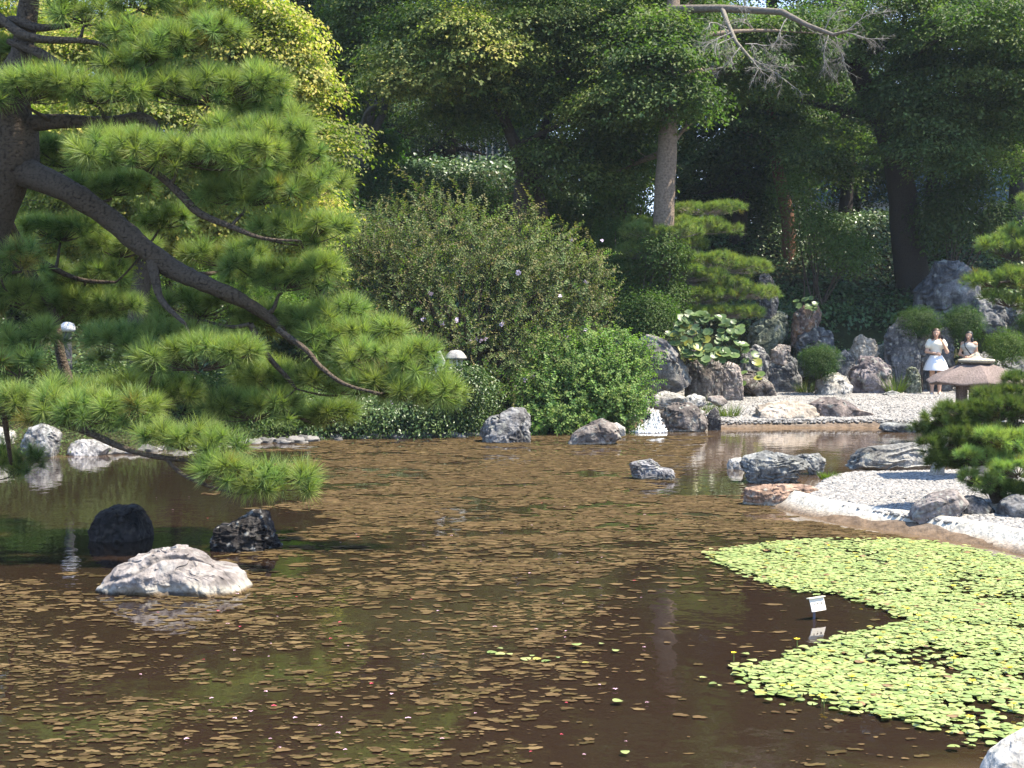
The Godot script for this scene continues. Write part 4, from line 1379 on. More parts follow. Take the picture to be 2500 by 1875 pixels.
# ---------------------------------------------------------------- shrubs
func shrub(called: String, label: String, cat: String, blobs: Array, kinds: Array, tint: Color, opt := {}) -> Node3D:
	# blobs: [px, py, width, height, depth, copies, depth ratio]
	var f: Array = blobs[0]
	var root := at(f[0], f[1], f[4])
	root.y = height(root.x, root.z)
	var t := thing(called, label, cat, root, opt.get("group", ""))
	var sets := []
	for k in kinds.size(): sets.append(Many.new())
	var stems := MB.new()
	var r := RandomNumberGenerator.new()
	r.seed = int(f[0] * 3 + f[1])
	var out: float = opt.get("outward", 1.0)
	var shell: float = opt.get("shell", 0.55)
	for q in blobs:
		var d: float = q[4]
		var c := at(q[0], q[1], d) - root
		var rad := Vector3(q[2] * 0.5, q[3] * 0.5, q[2] * 0.5 * (q[6] if q.size() > 6 else 0.8)) / F * d
		for k in q[5]:
			var dir := Vector3(r.randf_range(-1, 1), r.randf_range(-0.75, 1), r.randf_range(-1, 1))
			if dir.length() < 0.05: continue
			dir = dir.normalized()
			var s := pow(r.randf(), shell)
			var lump := 1.0 + 0.3 * fn.get_noise_3dv(dir * 90.0 + c * 20.0)
			var stray: float = 1.0 if r.randf() > opt.get("stray", 0.0) else r.randf_range(1.0, 1.25)
			var p := c + dir * rad * (s if stray == 1.0 else 1.0) * lump * stray
			if p.y + root.y < height(root.x, root.z) - 0.15 and p.y < 0: p.y = r.randf_range(0.0, 0.25)
			var up := dir * out + Vector3(0, opt.get("lift", 0.7), 0) + Vector3(r.randf_range(-0.3, 0.3), r.randf_range(-0.2, 0.2), r.randf_range(-0.3, 0.3))
			var v := r.randf_range(0.75, 1.2)
			var hue := r.randf_range(-0.1, 0.1)
			(sets[r.randi() % kinds.size()] as Many).add(frame(up, r.randf() * TAU, r.randf_range(0.8, 1.2) * opt.get("size", 1.0)), p, Color(tint.r * v * (1 + hue), tint.g * v, tint.b * v * (1 - hue)))
		for k in opt.get("stems", 4):
			var to := c + Vector3(r.randf_range(-0.7, 0.7) * rad.x, rad.y * r.randf_range(0.0, 0.8), r.randf_range(-0.6, 0.6) * rad.z)
			stems.tube(bend(Vector3(r.randf_range(-0.3, 0.3), -0.1, r.randf_range(-0.3, 0.3)), to, 6, 0.06, 0.06, r), taper(6, opt.get("stem", 0.03), 0.006), 5, Color(0.12, 0.09, 0.07))
	part("stems", stems.mesh(), M.smooth_bark, t)
	for k in kinds.size(): many("foliage", kinds[k], M[opt.get("leaf", "leaf")], sets[k], t)
	return t

func shrubs() -> void:
	var my := shrub("flowering_shrub", "huge rounded flowering shrub with bronze shoot tips and lilac flowers at the water's edge", "shrub", [
		[1000, 665, 470, 350, 28.5, 1350], [820, 630, 230, 300, 28.5, 560], [1190, 655, 210, 240, 28.3, 400], [930, 520, 290, 150, 28.6, 380], [1010, 800, 400, 210, 27.6, 520], [1120, 545, 150, 120, 28.6, 180], [1245, 610, 100, 100, 28.4, 130], [1270, 690, 70, 100, 28.2, 70], [770, 560, 90, 130, 28.6, 90]], LV.myrtle, Color(1.45, 1.5, 1.55), {"stems": 7, "stem": 0.05, "lift": 0.35, "shell": 0.45, "stray": 0.2, "size": 1.12})
	var shoots := Many.new()
	for q in [[925, 440, 2.3], [945, 470, 1.7], [905, 450, 1.5], [870, 455, 1.3], [1140, 470, 1.6], [1125, 495, 1.5], [1170, 490, 1.4], [1220, 520, 1.4], [1255, 545, 1.3], [1000, 430, 1.2], [1100, 495, 1.4], [1265, 590, 1.3], [1290, 620, 1.2], [850, 470, 1.2], [780, 500, 1.2]]:
		var p := at(q[0], q[1], 28.4)
		for k in 4: shoots.add(frame(Vector3((q[0] - 1000) * 0.0022 + rng.randf_range(-0.25, 0.25), 1, rng.randf_range(-0.2, 0.2)), rng.randf() * TAU, q[2] * rng.randf_range(0.6, 1.1)), p - my.position + Vector3(rng.randf_range(-0.15, 0.15), rng.randf_range(-0.1, 0.1), rng.randf_range(-0.1, 0.1)), Color(1.1, 1.1, 1))
	many("shoot", LV.myrtle[0], M.leaf, shoots, my)
	var fm := MB.new()
	for k in 16:
		var q := Vector3(sin(k * 2.4), sin(k * 1.3) * 0.7, cos(k * 2.4)) * 0.045
		for j in 3:
			fm.leaf(q, Vector3(sin(j * 2.1 + k), 0.5, cos(j * 2.1 + k)).normalized(), Vector3(0.2, 1, 0.4).normalized(), 0.04, 0.04, Color(0.62, 0.5, 0.66), Color(0.72, 0.62, 0.74))
	var flower := fm.mesh()
	var n := 0
	for q in [[1015, 735, 27.2], [1028, 733, 27.2], [1040, 736, 27.2], [1050, 733, 27.2], [985, 692, 27.2], [930, 635, 27.3], [1265, 715, 27.4], [1225, 725, 27.4], [1150, 815, 26.4], [1135, 822, 26.4], [1265, 610, 27.5], [1210, 640, 27.3], [1235, 520, 28.0], [915, 690, 27.3], [845, 870, 25.3], [740, 880, 25.3], [1120, 590, 27.3], [1300, 520, 28.6], [1085, 700, 27.2], [955, 700, 27.2]]:
		var o := part("flower", flower, M.petal, my, at(q[0], q[1], q[2]) - my.position)
		o.scale = Vector3.ONE * rng.randf_range(0.45, 0.8)
		o.rotation = Vector3(rng.randf(), rng.randf() * TAU, rng.randf())
	shrub("leafy_bush", "fresh green leafy bush spilling over the bank beside the little waterfall", "bush", [
		[1250, 850, 260, 190, 27.0, 900], [1330, 800, 150, 150, 27.4, 420], [1200, 880, 160, 120, 26.5, 380], [1310, 890, 160, 90, 26.6, 380], [1230, 780, 180, 110, 27.3, 320], [1190, 915, 130, 50, 26.2, 160]], LV.herb, Color(1.35, 1.25, 1.15), {"stems": 5, "stem": 0.012, "lift": 0.8, "shell": 0.4, "stray": 0.06})
	shrub("shore_shrub", "dark glossy shrub along the water between the pine tip and the upright grey rock", "shrub", [
		[880, 895, 260, 90, 25.6, 420], [760, 895, 200, 100, 25.4, 320], [980, 900, 140, 80, 25.8, 220], [660, 905, 150, 90, 25.2, 240], [1010, 850, 130, 90, 26.2, 180], [1000, 830, 110, 60, 25.4, 90], [940, 840, 90, 70, 25.3, 80]], LV.small, Color(0.85, 0.95, 0.85), {"leaf": "glossy_leaf", "shell": 0.45})
	shrub("shore_shrub", "small-leaved shrub on the bank under the pine, its foot at the waterline", "shrub", [
		[560, 900, 150, 100, 24.8, 260], [440, 880, 200, 150, 25.0, 380], [320, 860, 160, 150, 25.0, 300], [600, 870, 140, 120, 25.5, 200]], LV.small, Color(1.3, 1.35, 1.1), {"shell": 0.45})
	shrub("shore_shrub", "leafy shrub hanging over the pale boulders on the left shore", "shrub", [
		[200, 850, 240, 130, 23.4, 380], [60, 830, 200, 180, 23.2, 360], [-60, 860, 200, 180, 22.8, 260]], LV.small, Color(1.2, 1.3, 1.1), {"shell": 0.45})
	shrub("clipped_hedge", "dark hedge bank behind the flowering shrub", "hedge", [
		[850, 410, 260, 120, 36.0, 420], [700, 400, 220, 140, 35.5, 380], [1010, 430, 160, 110, 36.5, 220], [1180, 450, 180, 130, 37.0, 260], [1330, 470, 160, 120, 37.5, 220]], LV.small, Color(0.8, 0.95, 0.85), {"size": 1.3, "shell": 0.4})
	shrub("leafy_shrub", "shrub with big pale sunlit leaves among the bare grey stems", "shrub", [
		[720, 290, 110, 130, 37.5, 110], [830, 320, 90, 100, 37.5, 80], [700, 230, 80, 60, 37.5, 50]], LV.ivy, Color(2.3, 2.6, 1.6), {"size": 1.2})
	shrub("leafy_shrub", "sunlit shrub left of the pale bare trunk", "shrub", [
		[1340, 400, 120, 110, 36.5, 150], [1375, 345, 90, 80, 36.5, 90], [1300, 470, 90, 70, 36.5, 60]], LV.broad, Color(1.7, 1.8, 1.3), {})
	shrub("leafy_shrub", "yellow-green shrub low on the slope under the dark right-hand tree", "shrub", [
		[1760, 500, 130, 110, 38.5, 110], [1830, 540, 130, 70, 38.0, 110], [1720, 420, 100, 90, 39.0, 60]], LV.small, Color(1.3, 1.4, 1.0), {"size": 1.3})
	shrub("leafy_shrub", "mid green shrub right of the leaning dark trunk", "shrub", [
		[2040, 470, 150, 140, 39.0, 160], [2100, 400, 110, 100, 39.5, 90], [2150, 480, 110, 130, 39.0, 90]], LV.broad, Color(1.0, 1.1, 0.9), {})
	shrub("leafy_shrub", "loose small-leaved shrub between the green bush and the small pine", "shrub", [
		[1400, 690, 130, 130, 31.8, 300], [1360, 600, 100, 130, 33.0, 220], [1440, 640, 90, 90, 32.5, 130], [1425, 545, 110, 90, 32.4, 150], [1330, 520, 100, 90, 34.5, 140]], LV.small, Color(1.1, 1.2, 1.0), {"shell": 0.5})
	for q in [[1770, 780, 84, 70, 34.4, "clipped round azalea at the foot of the rock wall, left of the white rocks"], [1985, 695, 110, 62, 35.6, "clipped azalea mound above the tall dark rock"], [2082, 700, 86, 80, 35.8, "clipped azalea mound directly above the two women"], [2172, 752, 90, 84, 34.8, "clipped yellow-green azalea between the lantern cap and the right edge"], [2240, 700, 90, 70, 36.2, "clipped azalea at the right edge beneath the bright pine"]]:
		shrub("azalea_bush", q[5], "azalea", [[q[0], q[1], q[2], q[3], q[4], 260, 0.9]], LV.azalea, Color(0.9, 1.0, 0.8) if q[0] != 2172 else Color(1.5, 1.4, 0.9), {"shell": 0.35, "stems": 2, "stem": 0.015, "group": "clipped azaleas on the rock wall"})
	# creeping ground cover on the slope
	var ivy := [Many.new(), Many.new()]
	for k in 5200:
		var d := rng.randf_range(35.8, 47.0)
		var x := rng.randf_range(-16.0, 18.0)
		if x < 1.5: d = rng.randf_range(29.5, 44.0)
		if d < 37.6 and x > 3.0 and rng.randf() < 0.55: continue
		var y := height(x, -d)
		var v := rng.randf_range(0.9, 2.1)
		var yel := 1.0 if rng.randf() > 0.06 else 1.8
		(ivy[k % 2] as Many).add(frame(Vector3(rng.randf_range(-0.5, 0.5), 1, rng.randf_range(-0.1, 0.9)), rng.randf() * TAU, rng.randf_range(0.8, 1.7)), Vector3(x, y + rng.randf_range(0.02, 0.35), -d), Color(v * yel, v * (1.0 + 0.5 * (yel - 1.0)), v * 0.9))
	for k in 2: tag(many("ground_cover", LV.ivy[k], M.glossy_leaf, ivy[k], self), "creeping dark leaves covering the wooded slope", "ground cover", "", "stuff")
	var low := [Many.new(), Many.new()]
	for k in 2600:
		var x := rng.randf_range(-12.0, 2.4)
		var d := rng.randf_range(20.0, 31.0)
		var s := shore(x, -d)
		if s < 0.05: continue
		var v := rng.randf_range(0.6, 1.3)
		(low[k % 2] as Many).add(frame(Vector3(rng.randf_range(-0.5, 0.5), 1, rng.randf_range(-0.1, 0.7)), rng.randf() * TAU, rng.randf_range(0.6, 1.1)), Vector3(x, land(x, -d, s) + rng.randf_range(0.02, 0.2), -d), Color(v, v, v))
	for k in 2: tag(many("ground_cover", LV.small[k], M.leaf, low[k], self), "low leafy plants covering the left bank", "ground cover", "", "stuff")
	# round glossy leaves on the wall
	var lf := MB.new()
	var k0 := lf.vert(Vector3(0, -0.012, 0), Vector3.UP, Color(0.07, 0.12, 0.035))
	for k in 13:
		var a := lerpf(0.25, TAU - 0.25, k / 12.0)
		var rr := 1.0 + 0.06 * sin(k * 2.7)
		lf.vert(Vector3(sin(a) * 0.095 * rr, 0.014, cos(a) * 0.095 * rr), (Vector3.UP - Vector3(sin(a), 0, cos(a)) * 0.25).normalized(), Color(0.12, 0.17, 0.06))
	for k in 12: lf.tri(k0, k0 + 2 + k, k0 + 1 + k)
	var lm := lf.mesh()
	var lf2 := lf
	for k in lf2.c.size(): lf2.c[k] = Color(0.24, 0.24, 0.05) if k else Color(0.2, 0.2, 0.03)
	var lyellow := lf2.mesh()
	for spot in [["round_leaf_plant", "patch of round glossy pale leaves sprawling over the rock wall below the small pine", 1525, 728, 170, 110, 31.0, 150], ["round_leaf_plant", "few round leaves trailing down the rocks below the main leaf patch", 1610, 800, 70, 110, 32.6, 16], ["round_leaf_plant", "small clump of round leaves above the greenish leaning rock", 1740, 655, 60, 36, 35.5, 10]]:
		var c := at(spot[2], spot[3], spot[6])
		var t := thing(spot[0], spot[1], "plant", c)
		var pet := MB.new()
		for k in spot[7]:
			var u := rng.randf_range(-1, 1)
			var w := rng.randf_range(-1, 1)
			if u * u + w * w > 1.0:
				u *= 0.7
				w *= 0.7
			var p: Vector3 = Vector3(u * spot[4] * 0.5, w * spot[5] * 0.5, 0) / F * spot[6] + Vector3(0, 0, -w * 0.35 + rng.randf_range(-0.08, 0.12))
			var o := part("leaf", lm if rng.randf() > 0.08 else lyellow, M.glossy_leaf, t, p)
			o.basis = frame(Vector3(rng.randf_range(-0.6, 0.6), 1.0, rng.randf_range(0.3, 1.5)), rng.randf() * TAU, rng.randf_range(0.75, 1.3))
			pet.tube([p + Vector3(-u * 0.1, -0.25, -0.15), p + Vector3(0, -0.08, -0.03), p], [0.006, 0.005, 0.004], 3, Color(0.1, 0.12, 0.05))
		part("stems", pet.mesh(), M.leaf, t)
	for q in [[1740, 838, 50, 30, 34.9, "grass tuft at the foot of the rock wall below the round azalea"], [1510, 848, 110, 40, 29.5, "low bright grass beside the flat pale stone by the waterfall"], [1575, 876, 66, 34, 28.6, "yellow-green grass hanging over the dark pointed stone"], [1932, 820, 46, 50, 34.6, "yellow-green tuft between the dark tall rocks left of the women"], [1790, 1058, 60, 18, 17.2, "flat yellowish grass patch on the gravel"]]:
		var c := at(q[0], q[1] + q[3] * 0.5, q[4])
		c.y = height(c.x, c.z)
		var px: float = q[4] / F
		var b := MB.new()
		for k in 170:
			var a := rng.randf() * TAU
			var s: float = sqrt(rng.randf()) * q[2] * 0.3 * px
			var d := Vector3(cos(a) * rng.randf_range(0.2, 1.1), 1, sin(a) * rng.randf_range(0.2, 1.1)).normalized()
			var col := vary(Color(0.16, 0.2, 0.04), rng, 0.3)
			b.needle(Vector3(cos(a) * s, 0, sin(a) * s), d, q[3] * px * rng.randf_range(0.7, 1.3), 0.012, Vector3(rng.randf_range(-1, 1), 0.2, rng.randf_range(-1, 1)).normalized(), col * 0.8, col)
		var o := part("grass_tuft", b.mesh(), M.leaf, self, c)
		tag(o, q[5], "grass")

# ---------------------------------------------------------------- rocks
func rocks() -> void:
	# in the near water
	rock("rock", "wide pale pinkish rock in the near water with a white crust at its waterline", [[206, 1284], [229, 1266], [250, 1240], [262, 1224], [312, 1202], [348, 1189], [362, 1196], [378, 1191], [406, 1195], [432, 1206], [454, 1222], [490, 1229], [512, 1238], [531, 1254], [536, 1276], [516, 1288], [427, 1292], [302, 1294]], 10.55, 0.6, [Color(0.29, 0.255, 0.235), Color(0.2, 0.175, 0.165)], {"level": 6, "band": 0.07, "rough": 0.11, "seed": 12, "facets": 16, "lichen": Color(0.34, 0.32, 0.3)})
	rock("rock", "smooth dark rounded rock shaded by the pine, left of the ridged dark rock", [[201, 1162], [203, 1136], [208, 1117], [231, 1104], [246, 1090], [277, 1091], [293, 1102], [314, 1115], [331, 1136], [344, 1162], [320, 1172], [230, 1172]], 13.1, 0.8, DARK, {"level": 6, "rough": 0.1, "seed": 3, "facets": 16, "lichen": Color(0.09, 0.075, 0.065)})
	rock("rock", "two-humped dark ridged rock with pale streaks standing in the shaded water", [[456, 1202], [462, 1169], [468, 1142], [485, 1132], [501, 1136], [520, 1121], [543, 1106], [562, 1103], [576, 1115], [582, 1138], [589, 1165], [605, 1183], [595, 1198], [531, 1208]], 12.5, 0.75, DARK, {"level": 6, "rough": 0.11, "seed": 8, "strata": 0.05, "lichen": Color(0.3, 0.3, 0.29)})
	# along the far waterline
	rock("rock", "upright blocky grey rock at the foot of the flowering shrub", [[1040, 935], [1042, 912], [1055, 900], [1085, 893], [1105, 883], [1130, 885], [1143, 900], [1147, 945], [1120, 953], [1075, 957], [1050, 955]], 24.3, 0.8, GREY, {"level": 5, "strata": 0.03, "seed": 21, "rough": 0.1})
	rock("rock", "low wedge-shaped brown rock in the water before the green bush", [[1222, 958], [1240, 938], [1265, 922], [1298, 908], [1320, 915], [1335, 930], [1341, 945], [1300, 958], [1260, 964]], 23.8, 0.7, BROWN, {"level": 5, "band": 0.04, "seed": 31, "rough": 0.08})
	rock("stone", "small white stone behind the wedge-shaped brown rock", [[1312, 930], [1316, 918], [1332, 913], [1350, 924], [1350, 932]], 25.6, 0.8, PALE, {"level": 3})
	rock("rock", "pale upright rounded stone at the right end of the green bush", [[1374, 888], [1376, 858], [1386, 846], [1398, 854], [1401, 872], [1396, 888]], 27.6, 0.8, [Color(0.4, 0.38, 0.28), Color(0.3, 0.29, 0.2)], {"level": 3})
	rock("rock", "flat pale slab above the little waterfall", [[1404, 868], [1410, 856], [1436, 846], [1478, 856], [1482, 868], [1440, 872]], 29.0, 1.0, PALE, {"level": 4, "strata": 0.08})
	rock("rock", "rough brown rock beside the white water of the little waterfall", [[1415, 884], [1447, 874], [1497, 876], [1519, 892], [1527, 916], [1526, 936], [1487, 942], [1451, 939], [1431, 932], [1420, 905]], 26.8, 0.7, BROWN, {"level": 5, "rough": 0.14, "seed": 44, "band": 0.03})
	rock("rock", "ragged light rock lying on top of the rough brown waterfall rock", [[1474, 874], [1480, 860], [1500, 853], [1522, 858], [1526, 872], [1500, 880]], 27.4, 0.8, PALE, {"level": 4, "rough": 0.13, "sink": 0.03})
	rock("rock", "small light stone beside the yellow-green hanging grass", [[1526, 864], [1536, 856], [1560, 856], [1574, 868], [1556, 876]], 28.8, 0.9, WARM, {"level": 3, "sink": 0.03})
	rock("rock", "black pointed stone standing at the edge of the gravel beach", [[1529, 928], [1527, 902], [1535, 888], [1544, 880], [1552, 888], [1558, 908], [1556, 929]], 27.0, 0.8, [Color(0.075, 0.068, 0.066), Color(0.05, 0.045, 0.045)], {"level": 4, "rough": 0.08})
	rock("rock", "long flat layered pale slab on the gravel beach", [[1612, 900], [1615, 886], [1640, 876], [1667, 872], [1727, 868], [1757, 878], [1767, 898], [1747, 914], [1687, 921], [1637, 916]], 28.6, 0.75, [Color(0.42, 0.36, 0.3), Color(0.32, 0.27, 0.22)], {"level": 5, "strata": 0.06, "rough": 0.05, "seed": 9})
	rock("rock", "brown sloping rock on the gravel beach right of the layered slab", [[1753, 872], [1770, 864], [1790, 858], [1808, 857], [1830, 866], [1844, 876], [1856, 886], [1886, 892], [1880, 904], [1850, 908], [1810, 910], [1770, 908], [1755, 890]], 28.8, 0.6, [Color(0.27, 0.215, 0.19), Color(0.15, 0.125, 0.12)], {"level": 5, "rough": 0.07})
	rock("rock", "low dark slab at the beach edge half hidden by the dark pine", [[1904, 928], [1906, 918], [1920, 912], [1960, 915], [2010, 915], [2046, 920], [2044, 933], [1960, 934]], 26.6, 0.5, SLATE, {"level": 4, "strata": 0.06})
	for q in [[1575, 882, 30, 8, 30.3], [1950, 878, 60, 9, 31.2], [1890, 882, 28, 6, 30.4], [2050, 872, 60, 10, 31.8], [2060, 884, 44, 8, 30.4], [2044, 894, 50, 8, 29.6]]:
		rock("stepping_stone", "flat pale stone set in the gravel beach %s" % ["left of the layered slab", "in line with the dark tall rocks", "right of the brown sloping rock", "just in front of the women's feet", "second in front of the women", "third in front of the women"][[1575, 1950, 1890, 2050, 2060, 2044].find(int(q[0]))], [[q[0] - q[2] * 0.5, q[1] + q[3] * 0.3], [q[0] - q[2] * 0.3, q[1] - q[3] * 0.4], [q[0] + q[2] * 0.3, q[1] - q[3] * 0.5], [q[0] + q[2] * 0.5, q[1] + q[3] * 0.2], [q[0], q[1] + q[3] * 0.5]], q[4], 1.0, PALE, {"level": 3, "rough": 0.05, "sink": 0.05, "cat": "stepping stone"})
	# in the channel and on the gravel spit
	rock("rock", "small dark wedge rock alone in the open water left of the gravel spit", [[1360, 1036], [1358, 1006], [1363, 1000], [1405, 993], [1417, 1000], [1425, 1009], [1450, 1014], [1456, 1022], [1454, 1034], [1420, 1038], [1380, 1038]], 18.3, 0.6, [Color(0.27, 0.26, 0.27), Color(0.14, 0.135, 0.14)], {"level": 5, "strata": 0.07, "rough": 0.08, "seed": 15, "band": 0.03})
	rock("rock", "big dark slate slab with a bright top at the tip of the gravel spit", [[1602, 1040], [1603, 1000], [1610, 988], [1655, 976], [1690, 982], [1715, 985], [1740, 997], [1748, 1008], [1722, 1022], [1714, 1038], [1680, 1047], [1640, 1042]], 17.9, 0.7, SLATE, {"level": 5, "strata": 0.08, "rough": 0.07, "seed": 17, "sink": 0.08})
	rock("rock", "flat slate stone behind the big slab at the spit's tip", [[1712, 990], [1722, 983], [1769, 979], [1781, 992], [1775, 1004], [1750, 1007], [1735, 998]], 18.9, 0.6, SLATE, {"level": 4, "strata": 0.08})
	rock("rock", "low pale stone in the water left of the big slate slab", [[1564, 1003], [1575, 993], [1600, 988], [1612, 1003]], 19.6, 0.8, PALE, {"level": 4, "rough": 0.12})
	rock("rock", "long pinkish tan slab at the near edge of the gravel spit", [[1612, 1099], [1610, 1064], [1612, 1053], [1650, 1048], [1730, 1047], [1768, 1054], [1762, 1068], [1710, 1084], [1680, 1097], [1640, 1103]], 15.6, 0.45, PINK, {"level": 5, "strata": 0.05, "rough": 0.06, "seed": 19, "band": 0.03})
	rock("rock", "long straight slab with a bright top and dark face along the back of the spit", [[1823, 1006], [1826, 984], [1842, 971], [1900, 963], [1980, 957], [2040, 962], [2060, 985], [2040, 1002], [1990, 1005], [1900, 1007]], 18.7, 0.3, [Color(0.3, 0.29, 0.27), Color(0.17, 0.165, 0.155)], {"level": 5, "strata": 0.06, "rough": 0.04, "seed": 23, "sink": 0.05})
	rock("rock", "smooth grey-brown boulder lying on the gravel under the dark pine", [[1966, 1110], [1980, 1090], [2010, 1070], [2060, 1055], [2086, 1060], [2092, 1085], [2066, 1108], [2030, 1125], [1996, 1125]], 13.6, 0.8, [Color(0.25, 0.215, 0.2), Color(0.19, 0.165, 0.155)], {"level": 5, "rough": 0.06, "sink": 0.05})
	rock("rock", "dark boulder in the shade below the dark pine", [[2064, 1122], [2072, 1086], [2092, 1070], [2122, 1078], [2150, 1106], [2140, 1126]], 13.7, 0.8, [Color(0.11, 0.105, 0.11), Color(0.07, 0.07, 0.072)], {"level": 4, "rough": 0.08, "sink": 0.05})
	rock("rock", "dark grey rock at the right edge under the dark pine", [[2150, 1120], [2165, 1085], [2200, 1070], [2250, 1080], [2270, 1120]], 13.5, 0.8, BLUE, {"level": 4, "sink": 0.05})
	# left shore
	rock("rock", "big pale lichen-spotted boulder on the left shore under the pine", [[46, 984], [50, 950], [62, 925], [95, 916], [125, 932], [142, 962], [146, 986], [100, 992]], 21.6, 0.7, [Color(0.34, 0.33, 0.32), Color(0.2, 0.19, 0.185)], {"level": 5, "rough": 0.08})
	rock("rock", "low white boulder right of the lichen-spotted one on the left shore", [[146, 980], [152, 958], [175, 949], [205, 950], [236, 962], [240, 982], [190, 990]], 21.8, 0.7, [Color(0.4, 0.38, 0.37), Color(0.28, 0.265, 0.26)], {"level": 5, "rough": 0.06})
	rock("rock", "pale boulder at the left edge of the shore behind the drooping shaded pine pad", [[-60, 984], [-50, 940], [-10, 920], [30, 935], [44, 985]], 21.9, 0.7, PALE, {"level": 4})
	# the wall of rocks behind the beach
	var wl := [
		["big grey boulder with a sunlit right edge at the left end of the rock wall", [[1390, 850], [1382, 780], [1385, 745], [1410, 737], [1440, 750], [1462, 775], [1480, 800], [1490, 830], [1486, 850]], 31.0, 0.8, [Color(0.25, 0.23, 0.2), Color(0.15, 0.14, 0.135)]],
		["brown rock with an upright split under the round-leaf patch", [[1490, 852], [1487, 784], [1510, 772], [1535, 774], [1552, 790], [1558, 852]], 31.8, 0.7, BROWN],
		["narrow pale tan rock right of the split brown rock", [[1560, 852], [1559, 798], [1575, 788], [1598, 796], [1602, 852]], 32.2, 0.7, WARM],
		["dark boulder sloping to the right at the back of the beach", [[1596, 852], [1600, 822], [1618, 808], [1640, 808], [1660, 830], [1674, 853]], 33.8, 0.9, BROWN],
		["greenish grey rock slab leaning left, high in the wall", [[1618, 752], [1632, 710], [1655, 685], [1692, 678], [1702, 700], [1690, 732], [1655, 756]], 36.4, 0.6, GREEN],
		["rust-coloured rock on top of the wall", [[1704, 720], [1720, 682], [1745, 662], [1760, 659], [1767, 682], [1755, 714], [1720, 724]], 36.2, 0.7, [Color(0.3, 0.19, 0.13), Color(0.18, 0.13, 0.11)]],
		["small tan rock wedged below the rust-coloured one", [[1664, 780], [1670, 758], [1690, 744], [1704, 750], [1702, 780]], 35.2, 0.8, WARM],
		["broad blue-grey rock at the foot of the wall left of the round azalea", [[1653, 854], [1656, 790], [1690, 772], [1718, 784], [1728, 854]], 35.2, 0.6, BLUE],
		["slanting blue-grey rock behind the round azalea", [[1716, 800], [1728, 735], [1758, 708], [1792, 722], [1806, 790]], 36.0, 0.6, BLUE],
		["dark upright boulder right of the small pine", [[1640, 672], [1638, 605], [1658, 590], [1672, 618], [1678, 655], [1668, 676]], 36.4, 0.8, [Color(0.11, 0.11, 0.115), Color(0.06, 0.06, 0.065)]],
		["cream-faced rock behind the purple rock", [[1836, 800], [1838, 742], [1862, 730], [1888, 733], [1894, 775], [1884, 805]], 35.7, 0.5, [Color(0.5, 0.44, 0.36), Color(0.36, 0.31, 0.25)]],
		["purple and white veined rock at the foot of the wall", [[1828, 854], [1843, 804], [1863, 776], [1885, 774], [1915, 798], [1926, 854]], 35.0, 0.6, PURPLE],
		["tall narrow dark standing rock left of the women", [[1920, 856], [1918, 738], [1943, 697], [1960, 698], [1976, 732], [1980, 792], [1974, 856]], 35.6, 0.6, BLUE],
		["pale greenish rock between the cream-faced rock and the tall dark one", [[1892, 850], [1893, 742], [1914, 728], [1924, 790], [1924, 850]], 36.1, 0.6, [Color(0.3, 0.33, 0.28), Color(0.2, 0.22, 0.18)]],
		["small grey-green pointed stone by the feet of the woman in white", [[1956, 862], [1961, 798], [1973, 788], [1986, 815], [1989, 862]], 34.7, 0.6, GREEN],
		["dark blue-grey rock directly behind the woman in white", [[1984, 856], [1980, 744], [2010, 728], [2046, 716], [2064, 756], [2066, 856]], 35.8, 0.6, BLUE],
		["large jagged blue-grey crag crowning the wall", [[1980, 672], [1994, 628], [2018, 602], [2024, 579], [2072, 577], [2102, 600], [2106, 665], [2060, 680]], 37.6, 0.6, BLUE],
		["blue-grey rock right of the jagged crag", [[2092, 706], [2098, 656], [2150, 648], [2174, 690], [2164, 716]], 37.0, 0.6, BLUE],
		["dark rock at the right edge of the wall", [[2172, 716], [2178, 662], [2214, 640], [2262, 700], [2240, 724]], 37.0, 0.6, GREY],
		["low pale rock at the foot of the wall left of the purple rock", [[1764, 850], [1774, 825], [1800, 812], [1820, 816], [1830, 835], [1826, 852]], 34.6, 0.8, PALE],
		["grey rock in shade behind the lantern roof", [[2060, 856], [2066, 780], [2110, 764], [2150, 790], [2160, 856]], 36.0, 0.6, BLUE],
		["dark rock behind the lantern at the right edge", [[2150, 856], [2160, 800], [2200, 780], [2260, 800], [2270, 856]], 35.8, 0.6, GREY],
		["grey rock tucked between the brown sloping boulder and the leaning slab", [[1600, 810], [1606, 770], [1632, 752], [1660, 766], [1664, 812]], 35.0, 0.6, GREY],
		["weathered grey rock under the cream-faced rock's left side", [[1800, 815], [1806, 775], [1826, 762], [1842, 780], [1842, 818]], 35.6, 0.6, BLUE],
		["small pale stone in front of the purple rock", [[1905, 866], [1910, 852], [1930, 848], [1950, 856], [1948, 866]], 33.9, 0.9, SLATE],
	]
	for k in wl.size():
		var q: Array = wl[k]
		rock("rock", q[0], q[1], q[2], q[3], q[4], {"level": 5, "seed": 200 + k * 13, "rough": 0.13, "strata": 0.03 if k % 3 == 0 else 0.0, "facets": 14, "sink": 0.3, "grow": 1.16})
	# stones along the left shoreline
	var kinds := [stone_mesh(1, 2, 0.6, Color(0.34, 0.32, 0.3)), stone_mesh(2, 2, 0.7, Color(0.2, 0.19, 0.18)), stone_mesh(3, 2, 0.55, Color(0.42, 0.4, 0.38))]
